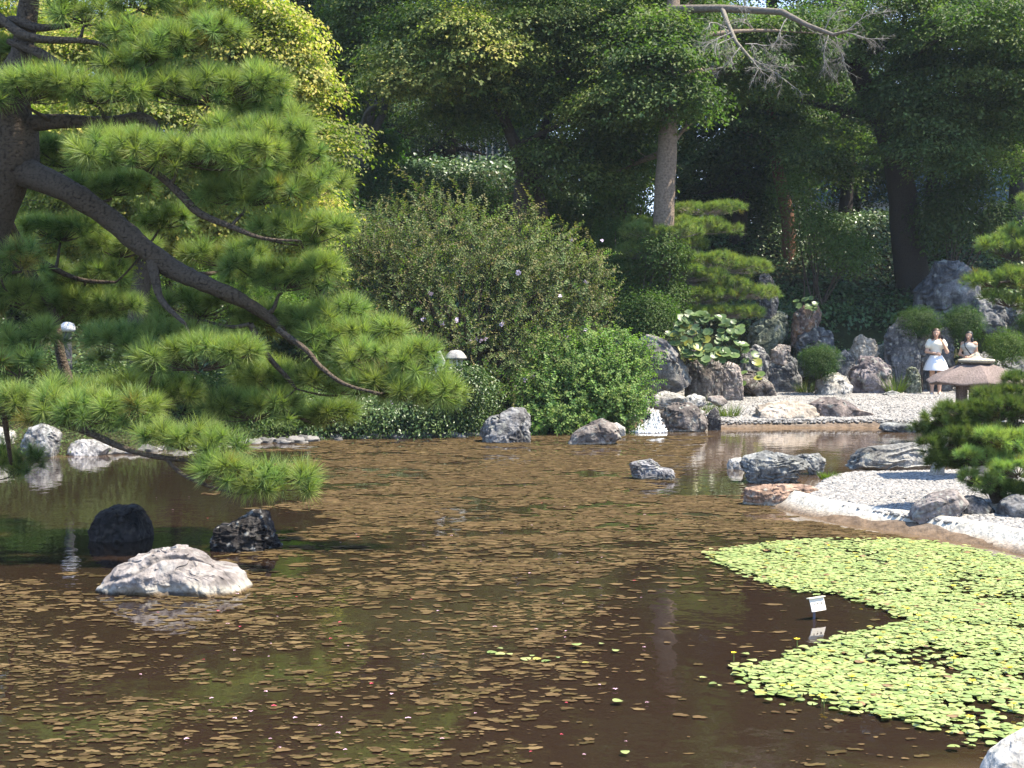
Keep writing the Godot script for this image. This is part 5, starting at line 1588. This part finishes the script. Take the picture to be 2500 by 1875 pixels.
	for k in 58:
		var px := lerpf(250, 1040, k / 57.0) + rng.randf_range(-8, 8)
		var py := lerpf(980, 966, smooth01(250, 420, px)) if px < 500 else lerpf(961, 944, smooth01(480, 900, px))
		var p: Vector3 = g(px, py + rng.randf_range(-3, 3))
		var s := rng.randf_range(0.05, 0.13)
		var o := part("shore_stone", kinds[rng.randi() % 3], M.rock, self, p + Vector3(0, s * 0.15, -0.05))
		o.basis = Basis(Vector3.UP, rng.randf() * TAU).scaled(Vector3(s * 1.3, s, s))
		tag(o, "small rounded stone in the row along the shaded left waterline", "stone", "small stones along the left waterline")

# ---------------------------------------------------------------- gravel spit, kerb, slab
func peninsula() -> void:
	var gm := [stone_mesh(11, 1, 0.55, Color(0.31, 0.295, 0.28)), stone_mesh(12, 1, 0.6, Color(0.37, 0.34, 0.31)), stone_mesh(13, 1, 0.5, Color(0.22, 0.215, 0.21))]
	var sets := [Many.new(), Many.new(), Many.new()]
	var beach := [Many.new(), Many.new(), Many.new()]
	for k in 110000:
		var x := rng.randf_range(2.6, 9.5)
		var z := rng.randf_range(-21.0, -12.0)
		if x > -z * 0.375 + 0.8: continue
		var s := shore(x, z)
		if s < 0.27: continue
		var sc := rng.randf_range(0.01, 0.027)
		var v := rng.randf_range(0.7, 1.25)
		(sets[k % 3] as Many).add(frame(Vector3(rng.randf_range(-0.3, 0.3), 1, rng.randf_range(-0.3, 0.3)), rng.randf() * TAU, sc), Vector3(x, land(x, z, s) + sc * 0.25 + 0.008, z), Color(v, v, v))
	for k in 60000:
		var x := rng.randf_range(2.4, 13.5)
		var z := rng.randf_range(-35.8, -27.0)
		var s := shore(x, z)
		if s < 0.2: continue
		var sc := rng.randf_range(0.014, 0.032)
		var v := rng.randf_range(0.8, 1.25)
		(beach[k % 3] as Many).add(frame(Vector3(rng.randf_range(-0.2, 0.2), 1, rng.randf_range(-0.2, 0.2)), rng.randf() * TAU, sc), Vector3(x, land(x, z, s) + sc * 0.2 + 0.008, z), Color(v, v, v))
	for k in 3:
		tag(many("gravel", gm[k], M.pebble, sets[k], self), "loose pale grey pebbles covering the spit in front of the lantern", "gravel", "", "stuff")
		tag(many("gravel", gm[k], M.pebble, beach[k], self), "pale pebbles of the far beach below the rock wall", "gravel", "", "stuff")
	# pale mortar edge along the near side of the spit
	var b := MB.new()
	var line := []
	for q in [[1672, 1091], [1700, 1099], [1760, 1117], [1830, 1130], [1900, 1142], [1980, 1153], [2050, 1164], [2130, 1179], [2212, 1196], [2330, 1222], [2450, 1252]]:
		line.append(g(q[0], q[1] - 8, 0.0))
	var fine := []
	for k in line.size() - 1:
		for j in 6: fine.append((line[k] as Vector3).cubic_interpolate(line[k + 1], line[maxi(k - 1, 0)], line[mini(k + 2, line.size() - 1)], j / 6.0))
	fine.append(line[-1])
	var prof := [Vector2(-0.2, -0.03), Vector2(-0.17, 0.015), Vector2(-0.1, 0.05), Vector2(-0.05, 0.09), Vector2(0.0, 0.14), Vector2(0.05, 0.165), Vector2(0.1, 0.16), Vector2(0.13, 0.08)]
	var m := prof.size()
	for k in fine.size():
		var d: Vector3 = (fine[mini(k + 1, fine.size() - 1)] - fine[maxi(k - 1, 0)]).normalized()
		var side := Vector3(d.z, 0, -d.x)
		if side.z > 0: side = -side
		for j in m:
			var p: Vector3 = fine[k] + side * prof[j].x + Vector3.UP * prof[j].y
			var w := fn.get_noise_3dv(p * 160.0)
			p += side * w * 0.018 + Vector3.UP * fn.get_noise_3dv(p * 240.0) * 0.008
			var c := Color(0.6, 0.56, 0.48) if j > 2 else Color(0.26, 0.19, 0.13)
			if j == 2: c = Color(0.42, 0.36, 0.29)
			b.vert(p, Vector3.UP, c * (1.0 + 0.5 * w))
	for k in fine.size() - 1:
		for j in m - 1:
			var a := k * m + j
			b.tri(a, a + 1, a + m)
			b.tri(a + 1, a + m + 1, a + m)
	b.smooth()
	for k in b.n.size():
		if b.n[k].y < 0: b.n[k] = -b.n[k]
	tag(part("kerb", b.mesh(), M.rock, self), "pale mortar kerb along the near side of the gravel spit", "kerb", "", "structure")
	# bright stone slab in the near right corner
	rock("stone_slab", "bright white stone slab in the near right corner of the bank", [[2128, 1672], [2150, 1634], [2185, 1610], [2230, 1584], [2420, 1560], [2460, 1700], [2300, 1760], [2160, 1740]], 5.3, 0.55, [Color(0.6, 0.56, 0.49), Color(0.55, 0.51, 0.45)], {"level": 5, "rough": 0.02, "facets": 3, "sink": 0.3, "cat": "stone slab"})

# ---------------------------------------------------------------- stone lantern
func hexring(b: MB, prof: Array, sides: int, turn: float, sag: float, col: Color, lumps := 0.0) -> void:
	var per := 6
	var n := sides * per
	var first := b.v.size()
	for k in prof.size():
		for s in n:
			var corner := s / per
			var t := float(s % per) / per
			var a0 := turn + TAU * corner / sides
			var a1 := turn + TAU * (corner + 1) / sides
			var p0 := Vector3(cos(a0), 0, sin(a0))
			var p1 := Vector3(cos(a1), 0, sin(a1))
			var p: Vector3 = p0.lerp(p1, t) * prof[k][0]
			var mid := 1.0 - absf(t - 0.5) * 2.0
			p *= 1.0 + 0.03 * mid
			p.y = prof[k][1] - sag * mid * prof[k][0]
			p += p.normalized() * fn.get_noise_3dv(p * 200.0) * lumps
			b.vert(p, Vector3.UP, col * (1.0 + 0.4 * fn.get_noise_3dv(p * 150.0)))
	for k in prof.size() - 1:
		for s in n:
			var a := first + k * n + s
			var c := first + k * n + (s + 1) % n
			b.tri(a, c, a + n)
			b.tri(c, c + n, a + n)

func lantern() -> void:
	var p := at(2108, 900, 17.0)
	p.y = height(p.x, p.z)
	var t := thing("stone_lantern", "low broad-roofed stone lantern half hidden by the dark pine on the gravel spit", "stone lantern", p)
	var col := Color(0.22, 0.17, 0.15)
	var light := Color(0.5, 0.45, 0.34)
	var eave := at(2000, 823, 17.0).y - p.y
	var roof := MB.new()
	hexring(roof, [[0.0, eave - 0.03], [0.3, eave - 0.035], [0.595, eave - 0.02], [0.615, eave + 0.0], [0.605, eave + 0.012], [0.5, eave + 0.075], [0.36, eave + 0.135], [0.24, eave + 0.185], [0.17, eave + 0.205], [0.0, eave + 0.21]], 6, 0.62, 0.045, col, 0.006)
	roof.facet()
	part("roof", roof.mesh(), M.lantern_stone, t)
	var c := MB.new()
	c.lathe([[0.0, eave + 0.2], [0.14, eave + 0.205], [0.195, eave + 0.222], [0.215, eave + 0.24], [0.21, eave + 0.258], [0.17, eave + 0.266], [0.1, eave + 0.272], [0.06, eave + 0.282], [0.04, eave + 0.305], [0.025, eave + 0.335], [0.0, eave + 0.35]], 28, light)
	part("finial", c.mesh(), M.lantern_stone, t)
	var fb := MB.new()
	for k in 6:
		var a := TAU * k / 6 + 0.62
		var q := Vector3(cos(a), 0, sin(a)) * 0.2
		fb.box(Transform3D(Basis(Vector3.UP, -a), q + Vector3.UP * (eave - 0.17)), Vector3(0.07, 0.28, 0.07), col)
		var a2 := a + PI / 6
		var q2 := Vector3(cos(a2), 0, sin(a2)) * 0.175
		fb.box(Transform3D(Basis(Vector3.UP, -a2), q2 + Vector3.UP * (eave - 0.275)), Vector3(0.05, 0.07, 0.17), col)
		fb.box(Transform3D(Basis(Vector3.UP, -a2), q2 + Vector3.UP * (eave - 0.065)), Vector3(0.05, 0.07, 0.17), col)
	part("fire_box", fb.mesh(), M.lantern_stone, t)
	var mid := MB.new()
	hexring(mid, [[0.0, eave - 0.42], [0.3, eave - 0.42], [0.36, eave - 0.38], [0.36, eave - 0.33], [0.28, eave - 0.305], [0.0, eave - 0.305]], 6, 0.62, 0.0, col, 0.005)
	mid.smooth()
	part("platform", mid.mesh(), M.lantern_stone, t)
	for k in 4:
		var a := TAU * k / 4 + 0.55
		var q := Vector3(cos(a), 0, sin(a))
		var leg := MB.new()
		leg.tube([q * 0.2 + Vector3.UP * (eave - 0.4), q * 0.36 + Vector3.UP * (eave - 0.6), q * 0.42 + Vector3.UP * 0.3, q * 0.44 + Vector3.UP * 0.18, q * 0.46 + Vector3.UP * -0.05], [0.085, 0.075, 0.06, 0.075, 0.11], 4, Color(0.52, 0.47, 0.4))
		part("leg", leg.mesh(), M.lantern_stone, t)

func left_lanterns() -> void:
	# flat-capped pale stone by the shrub, seen past the pine's tip
	var p := at(985, 890, 25.9)
	p.y = height(p.x, p.z)
	var t := thing("stone_lantern", "small white stone lantern glimpsed past the tip of the big pine", "stone lantern", p)
	var px := 25.6 / F
	var y := at(0, 770, 25.6).y - p.y
	var b := MB.new()
	hexring(b, [[0.0, y - 0.06], [0.14, y - 0.065], [0.205, y - 0.05], [0.21, y - 0.02], [0.15, y + 0.06], [0.1, y + 0.1], [0.0, y + 0.115]], 6, 0.3, 0.02, Color(0.4, 0.38, 0.36))
	b.smooth()
	part("roof", b.mesh(), M.lantern_stone, t)
	var f := MB.new()
	for k in 6:
		var a := TAU * k / 6 + 0.3
		f.box(Transform3D(Basis(Vector3.UP, -a), Vector3(cos(a), 0, sin(a)) * 0.1 + Vector3.UP * (y - 0.16)), Vector3(0.04, 0.2, 0.04), Color(0.6, 0.57, 0.54))
	f.box(Transform3D(Basis(), Vector3(0, y - 0.28, 0)), Vector3(0.28, 0.05, 0.28), Color(0.5, 0.45, 0.4))
	part("fire_box", f.mesh(), M.lantern_stone, t)
	var s := MB.new()
	s.lathe([[0.15, -0.1], [0.12, 0.05], [0.08, 0.2], [0.075, y - 0.4], [0.11, y - 0.31]], 16, Color(0.4, 0.37, 0.34))
	part("post", s.mesh(), M.lantern_stone, t)
	var w := rock("stone", "bright white stone showing between the pine tip and the small white lantern", [[938, 790], [936, 760], [944, 750], [952, 758], [962, 780], [960, 795]], 25.0, 0.8, [Color(0.66, 0.64, 0.62), Color(0.6, 0.58, 0.56)], {"level": 3, "rough": 0.04})
	# white cap on a dark post behind the left branches
	p = at(147, 860, 23.2)
	p.y = height(p.x, p.z)
	y = at(0, 712, 23.2).y - p.y
	t = thing("stone_post", "dark post with a white rounded cap behind the pine's left branches", "post", p)
	var cp := MB.new()
	cp.lathe([[0.0, y - 0.04], [0.11, y - 0.035], [0.135, y], [0.13, y + 0.05], [0.1, y + 0.1], [0.04, y + 0.125], [0.0, y + 0.128]], 20, Color(0.72, 0.72, 0.74))
	part("cap", cp.mesh(), M.lantern_stone, t)
	var po := MB.new()
	po.lathe([[0.09, -0.2], [0.075, 0.3], [0.07, y - 0.037]], 14, Color(0.14, 0.13, 0.13))
	part("post", po.mesh(), M.rock, t)

# ---------------------------------------------------------------- floating leaves
func disc(sd: int, r0: float, lobes: float, col: Color, notch: float, lift: float) -> ArrayMesh:
	var r := RandomNumberGenerator.new()
	r.seed = sd
	var b := MB.new()
	var n := 14
	var c := b.vert(Vector3(0, lift, 0), Vector3.UP, col * 0.9)
	var ph := r.randf() * TAU
	for k in n + 1:
		var a := lerpf(notch, TAU - notch, float(k) / n)
		var rr := r0 * (1.0 + lobes * sin(a * 3 + ph) + lobes * 0.7 * sin(a * 5 + ph * 2.0))
		b.vert(Vector3(sin(a) * rr, lift * 0.6 * sin(a * 2 + ph), cos(a) * rr), Vector3.UP, vary(col, r, 0.08))
	for k in n: b.tri(c, c + 2 + k, c + 1 + k)
	b.smooth()
	for k in b.n.size():
		if b.n[k].y < 0: b.n[k] = -b.n[k]
	return b.mesh()

func blot(sd: int, r0: float, col: Color) -> ArrayMesh:
	var r := RandomNumberGenerator.new()
	r.seed = sd
	var b := MB.new()
	var n := 20
	b.vert(Vector3.ZERO, Vector3.UP, col)
	for k in n:
		var a := TAU * k / n
		var rr := r0 * (0.95 + 0.55 * fn.get_noise_2d(cos(a) * 60.0 + sd * 40.0, sin(a) * 60.0) + r.randf_range(-0.22, 0.22))
		b.vert(Vector3(sin(a) * rr, 0, cos(a) * rr), Vector3.UP, vary(col, r, 0.1))
	for k in n: b.tri(0, 1 + (k + 1) % n, 1 + k)
	return b.mesh()

func lilies() -> void:
	var outline := PackedVector2Array()
	for q in [[1530, 1200], [1640, 1180], [1720, 1172], [1800, 1166], [1900, 1168], [1990, 1172], [2060, 1182], [2130, 1196], [2212, 1216], [2400, 1260], [2500, 1350], [2500, 1560], [2400, 1640], [2300, 1632], [2212, 1612], [2150, 1602], [2080, 1590], [2000, 1566], [1930, 1552], [1870, 1540], [1800, 1527], [1720, 1508], [1650, 1498], [1600, 1480], [1580, 1458], [1640, 1436], [1700, 1422], [1760, 1404], [1850, 1376], [1920, 1362], [1962, 1348], [1945, 1330], [1905, 1312], [1820, 1288], [1750, 1280], [1690, 1268], [1620, 1245], [1575, 1225], [1545, 1208]]:
		var p := g(q[0], q[1])
		outline.append(Vector2(p.x, p.z))
	var cols := [Color(0.215, 0.265, 0.075), Color(0.25, 0.29, 0.095), Color(0.17, 0.225, 0.06), Color(0.28, 0.3, 0.1), Color(0.32, 0.29, 0.06), Color(0.2, 0.12, 0.05)]
	var kinds := []
	for k in 6: kinds.append(disc(400 + k, 0.026, 0.05, cols[k], 0.16, 0.004))
	var lo := Vector2.INF
	var hi := -Vector2.INF
	for q in outline:
		lo = lo.min(q)
		hi = hi.max(q)
	var pads := []
	var tries := 0
	while pads.size() < 21000 and tries < 180000:
		tries += 1
		var p := Vector2(rng.randf_range(lo.x, hi.x), rng.randf_range(lo.y, hi.y))
		if p.x > -p.y * 0.362 + 0.5: continue
		var fuzz := p + Vector2(rng.randfn(0, 0.05), rng.randfn(0, 0.07))
		if not Geometry2D.is_point_in_polygon(fuzz, outline): continue
		if fn.get_noise_2d(p.x * 45, p.y * 45) < -0.25 and rng.randf() < 0.75: continue
		if -p.y < 8.6 and fn.get_noise_2d(p.x * 70 + 50, p.y * 70) < -0.08 and rng.randf() < 0.6: continue
		pads.append(p)
	for q in [[1063, 1412], [1080, 1418], [1100, 1420], [1080, 1408], [1135, 1427], [1160, 1428], [1180, 1430], [1205, 1425], [1150, 1424], [1245, 1400], [1330, 1410], [1335, 1522], [1350, 1632], [1265, 1438], [1300, 1395], [1605, 1500], [1610, 1418], [1540, 1482], [1555, 1485], [1660, 1518], [1690, 1524], [1520, 1470], [1595, 1245], [2160, 1593], [2140, 1600], [2110, 1600], [2100, 1606], [2085, 1612], [2100, 1616], [2060, 1622], [1850, 1545]]:
		var p := g(q[0], q[1])
		pads.append(Vector2(p.x, p.z))
	pads.sort_custom(func(a, b): return a.y > b.y)
	var sets := []
	for k in 6: sets.append(Many.new())
	var shown := 0
	for k in pads.size():
		var p: Vector2 = pads[k]
		var u := rng.randf()
		var kind := 0 if u < 0.3 else 1 if u < 0.56 else 2 if u < 0.8 else 3 if u < 0.95 else 4 if u < 0.985 else 5
		var tilt := Vector3(rng.randf_range(-0.08, 0.08), 1, rng.randf_range(-0.08, 0.08))
		var bs := frame(tilt, rng.randf() * TAU, rng.randf_range(0.5, 1.3))
		var o := Vector3(p.x, 0.006 + rng.randf_range(0.0, 0.02), p.y)
		if shown < 290 and absf(p.x) < -p.y * 0.362:
			shown += 1
			var loose: bool = p.x < 1.1
			var m := part("lily_pad", kinds[kind], M.pad, self)
			m.transform = Transform3D(bs, o)
			if loose: tag(m, "small round green lily pad drifting loose on the open brown water left of the mat", "lily pad", "loose lily pads on open water")
			else: tag(m, "small round green lily pad in the near fringe of the lily mat", "lily pad", "lily pads in the near fringe of the mat")
		else:
			var v := rng.randf_range(0.85, 1.15)
			(sets[kind] as Many).add(bs, o, Color(v, v, v))
	for k in 6: tag(many("lily_mat", kinds[k], M.pad, sets[k], self), "dense mat of small round lily pads spread over the right of the pond", "lily pads", "", "stuff")
	# yellow flowers
	var f := MB.new()
	for k in 5:
		var a := TAU * k / 5
		f.leaf(Vector3(0, 0.0, 0), Vector3(cos(a), 0.55, sin(a)).normalized(), Vector3(-cos(a) * 0.5, 1, -sin(a) * 0.5).normalized(), 0.02, 0.02, Color(0.72, 0.55, 0.02), Color(0.8, 0.65, 0.03))
	f.tube([Vector3(0, -0.05, 0), Vector3(0, 0, 0)], [0.0025, 0.003], 4, Color(0.15, 0.2, 0.05))
	var fm := f.mesh()
	for q in [[1722, 1398], [1585, 1428], [1710, 1500], [1775, 1522], [1855, 1530], [1780, 1528], [2095, 1570], [2190, 1540], [1690, 1500], [1870, 1500], [1990, 1462], [2060, 1440], [2110, 1300], [2020, 1270], [1960, 1330], [1985, 1345], [2180, 1320], [2200, 1345], [1920, 1220], [1850, 1215], [1790, 1190], [1700, 1205], [2060, 1280], [2030, 1255], [1860, 1300], [2150, 1420], [2100, 1490], [2140, 1240], [2000, 1240], [1960, 1500], [1840, 1480], [2180, 1460], [2060, 1350], [2020, 1395], [1900, 1395]]:
		var o := part("lily_flower", fm, M.petal, self, g(q[0], q[1]) + Vector3(0, 0.045, 0))
		o.rotation.y = rng.randf() * TAU
		o.scale = Vector3.ONE * rng.randf_range(0.9, 1.3)
		tag(o, "tiny yellow flower raised above the lily mat", "flower", "yellow flowers on the lily mat")

func floating() -> void:
	var cols := [Color(0.088, 0.062, 0.029), Color(0.105, 0.074, 0.036), Color(0.066, 0.048, 0.023), Color(0.083, 0.056, 0.028)]
	var kinds := []
	for k in 4: kinds.append(blot(500 + k, 0.022, cols[k]))
	var sets := [Many.new(), Many.new(), Many.new(), Many.new()]
	var poly := PackedVector2Array()
	for q in [[1530, 1200], [1640, 1175], [1800, 1160], [2060, 1175], [2212, 1210], [2500, 1300], [2500, 1659], [2212, 1620], [1900, 1550], [1720, 1515], [1580, 1470], [1580, 1455], [1850, 1370], [1962, 1348], [1905, 1312], [1690, 1272]]:
		var p := g(q[0], q[1])
		poly.append(Vector2(p.x, p.z))
	for k in 300000:
		var d := sqrt(rng.randf_range(5.9 * 5.9, 25.5 * 25.5))
		var x := d * rng.randf_range(-0.37, 0.37)
		var z := -d
		var s := shore(x, z)
		if s > -0.15: continue
		if Geometry2D.is_point_in_polygon(Vector2(x, z), poly): continue
		var den := 0.27 + 0.55 * fn.get_noise_2d(x * 26, z * 40) + 0.35 * fn.get_noise_2d(x * 110, z * 160)
		den *= lerpf(0.75, 1.7, smooth01(9.0, 16.0, d))
		# open water behind the dark stones, and the clear corner by the lilies
		var px := 1106.0 + x / d * F
		var front := lerpf(-700, 500, smooth01(10.3, 11.6, d)) + 140.0 * smooth01(11.6, 14.0, d) - 20.0 * smooth01(15.0, 24.0, d)
		var clear := smooth01(-70, 150, px - front + 260.0 * fn.get_noise_2d(x * 40, z * 30))
		den *= clear
		den *= 1.0 - 0.85 * smooth01(1180, 1420, px) * (1.0 - smooth01(11.0, 13.5, d))
		den *= 1.0 - 0.3 * smooth01(21.0, 23.0, d)
		if px > 1440.0 + (d - 16.0) * 10.0 and d > 16.5: continue
		if rng.randf() > den: continue
		var sc := (0.3 + 1.5 * pow(rng.randf(), 2.6)) * lerpf(0.62, 1.15, smooth01(5.5, 14.0, d)) * (1.0 + 0.012 * d)
		var v := rng.randf_range(0.6, 1.3)
		var b := Basis(Vector3.UP, rng.randf_range(-0.4, 0.4)) * Basis(Vector3(sc * rng.randf_range(1.1, 2.3), 0, 0), Vector3(0, 1, 0), Vector3(0, 0, sc * rng.randf_range(0.7, 1.1)))
		(sets[k % 4] as Many).add(b, Vector3(x, 0.003 + 0.0011 * (k % 4), z), Color(v, v, v))
	for k in 4: tag(many("floating_scum", kinds[k], M.algae, sets[k], self), "tan flecks of floating debris scattered over the brown water", "pond scum", "", "stuff")
	var pm := MB.new()
	for k in 3: pm.leaf(Vector3(0.004 * k, 0.004, 0), Vector3(sin(k * 2.1), 0.1, cos(k * 2.1)).normalized(), Vector3.UP, 0.03, 0.022, Color(0.6, 0.45, 0.5), Color(0.65, 0.5, 0.55))
	var petals := Many.new()
	for k in 80:
		var p := g(rng.randf_range(300, 1400), rng.randf_range(1060, 1640))
		if shore(p.x, p.z) > -0.3: continue
		var c := Color(1, 0.85, 0.9) if k % 4 else Color(0.9, 0.15, 0.2)
		petals.add(Basis(Vector3.UP, rng.randf() * TAU).scaled(Vector3.ONE * rng.randf_range(0.25, 0.6)), p + Vector3(0, 0.009, 0), c)
	tag(many("fallen_petals", pm.mesh(), M.petal, petals, self), "fallen pink and red petals sprinkled on the water", "petals", "", "stuff")

# ---------------------------------------------------------------- white water, sign
func cascade() -> void:
	var t := thing("waterfall", "little waterfall of white foaming water beside the rough brown rock", "waterfall", at(1405, 932, 26.6))
	var b := MB.new()
	var px := 26.6 / F
	for k in 110:
		var u := rng.randf_range(-1, 1)
		var x0: float = lerpf(-24, 20, u * 0.5 + 0.5) * px
		var x1: float = x0 + (rng.randfn(0, 3.0) - 5.0) * px
		var h: float = (lerpf(10, 42, smooth01(-24, 20, x0 / px)) + rng.randfn(0, 4)) * px
		var zz := rng.randf_range(-0.06, 0.1)
		var pts := []
		for j in 7:
			var w := j / 6.0
			pts.append(Vector3(lerpf(x0, x1, w) + rng.randfn(0, 0.012), h * (1.0 - w * w) - 0.01, zz - 0.12 + 0.3 * w + rng.randfn(0, 0.012)))
		b.tube(pts, [0.003, 0.007, 0.009, 0.01, 0.009, 0.009, 0.004], 5, Color(0.5, 0.52, 0.54))
	part("falling_water", b.mesh(), M.foam, t)
	var sph := icosphere(1)
	var dm := MB.new()
	for q: Vector3 in sph[0]: dm.vert(q, q, Color(0.82, 0.84, 0.86))
	dm.i = sph[1].duplicate()
	var drops := Many.new()
	for k in 1300:
		var a := rng.randf() * TAU
		var s := sqrt(rng.randf())
		drops.add(Basis().scaled(Vector3.ONE * rng.randf_range(0.004, 0.017)), Vector3(cos(a) * s * 0.33 - 0.03, absf(rng.randfn(0, 0.1)) * (1.1 - s) * (1.3 + cos(a)), 0.12 + sin(a) * s * 0.26), Color.WHITE)
	many("foam", dm.mesh(), M.foam, drops, t)
	# brook that feeds it
	var br := MB.new()
	br.quad(at(1402, 874, 28.2), at(1436, 872, 28.2), at(1424, 890, 27.0), at(1392, 892, 27.0), Color(0.12, 0.08, 0.045))
	part("brook", br.mesh(), M.water, t)

func sign_board() -> void:
	var p := g(1766, 1337)
	var t := thing("plant_sign", "small white name plate on a post standing in the dark water by the lilies", "sign", p)
	t.rotation.y = 0.62
	var px := 9.5 / F
	var tilt := Basis(Vector3.RIGHT, -0.3)
	var c := Vector3(0, 0.098, 0)
	var st := MB.new()
	st.tube([Vector3(-0.02, -0.3, -0.012), Vector3(-0.02, 0.09, -0.012)], [0.009, 0.009], 8, Color(0.1, 0.1, 0.13))
	part("post", st.mesh(), M.paint, t)
	var b := MB.new()
	b.box(Transform3D(tilt, c), Vector3(0.135, 0.088, 0.006), Color(0.75, 0.7, 0.6))
	part("plate", b.mesh(), M.paint, t)
	var h := MB.new()
	h.box(Transform3D(tilt * Basis(Vector3.RIGHT, 0.15), c + tilt * Vector3(-0.008, 0.0475, 0.006)), Vector3(0.155, 0.006, 0.03), Color(0.72, 0.68, 0.5))
	part("hood", h.mesh(), M.paint, t)
	var ink := Color(0.1, 0.095, 0.09)
	# three characters
	var strokes := [
		[[[-0.5, 0.5], [0.5, 0.5]], [[0.5, 0.5], [0.1, 0.0]], [[0.0, 0.25], [-0.3, -0.6]]],
		[[[-0.6, 0.25], [0.6, 0.25]], [[-0.28, 0.6], [-0.28, -0.15]], [[0.28, 0.6], [0.28, -0.1]], [[0.28, -0.1], [-0.1, -0.6]]],
		[[[-0.6, 0.25], [0.6, 0.25]], [[-0.28, 0.6], [-0.28, -0.15]], [[0.28, 0.6], [0.28, -0.1]], [[0.28, -0.1], [-0.1, -0.6]], [[0.5, 0.62], [0.58, 0.45]], [[0.68, 0.66], [0.76, 0.5]]],
	]
	for k in 3:
		var m := MB.new()
		for s in strokes[k]:
			var a := Vector2(s[0][0], s[0][1]) * 0.011
			var e := Vector2(s[1][0], s[1][1]) * 0.011
			var mid := (a + e) * 0.5
			var ang := (e - a).angle()
			m.box(Transform3D(tilt, c) * Transform3D(Basis(Vector3.BACK, ang), Vector3(-0.032 + k * 0.032 + mid.x, 0.003 + mid.y, 0.004)), Vector3((e - a).length() + 0.002, 0.0028, 0.0024), ink)
		part("character", m.mesh(), M.paint, t)
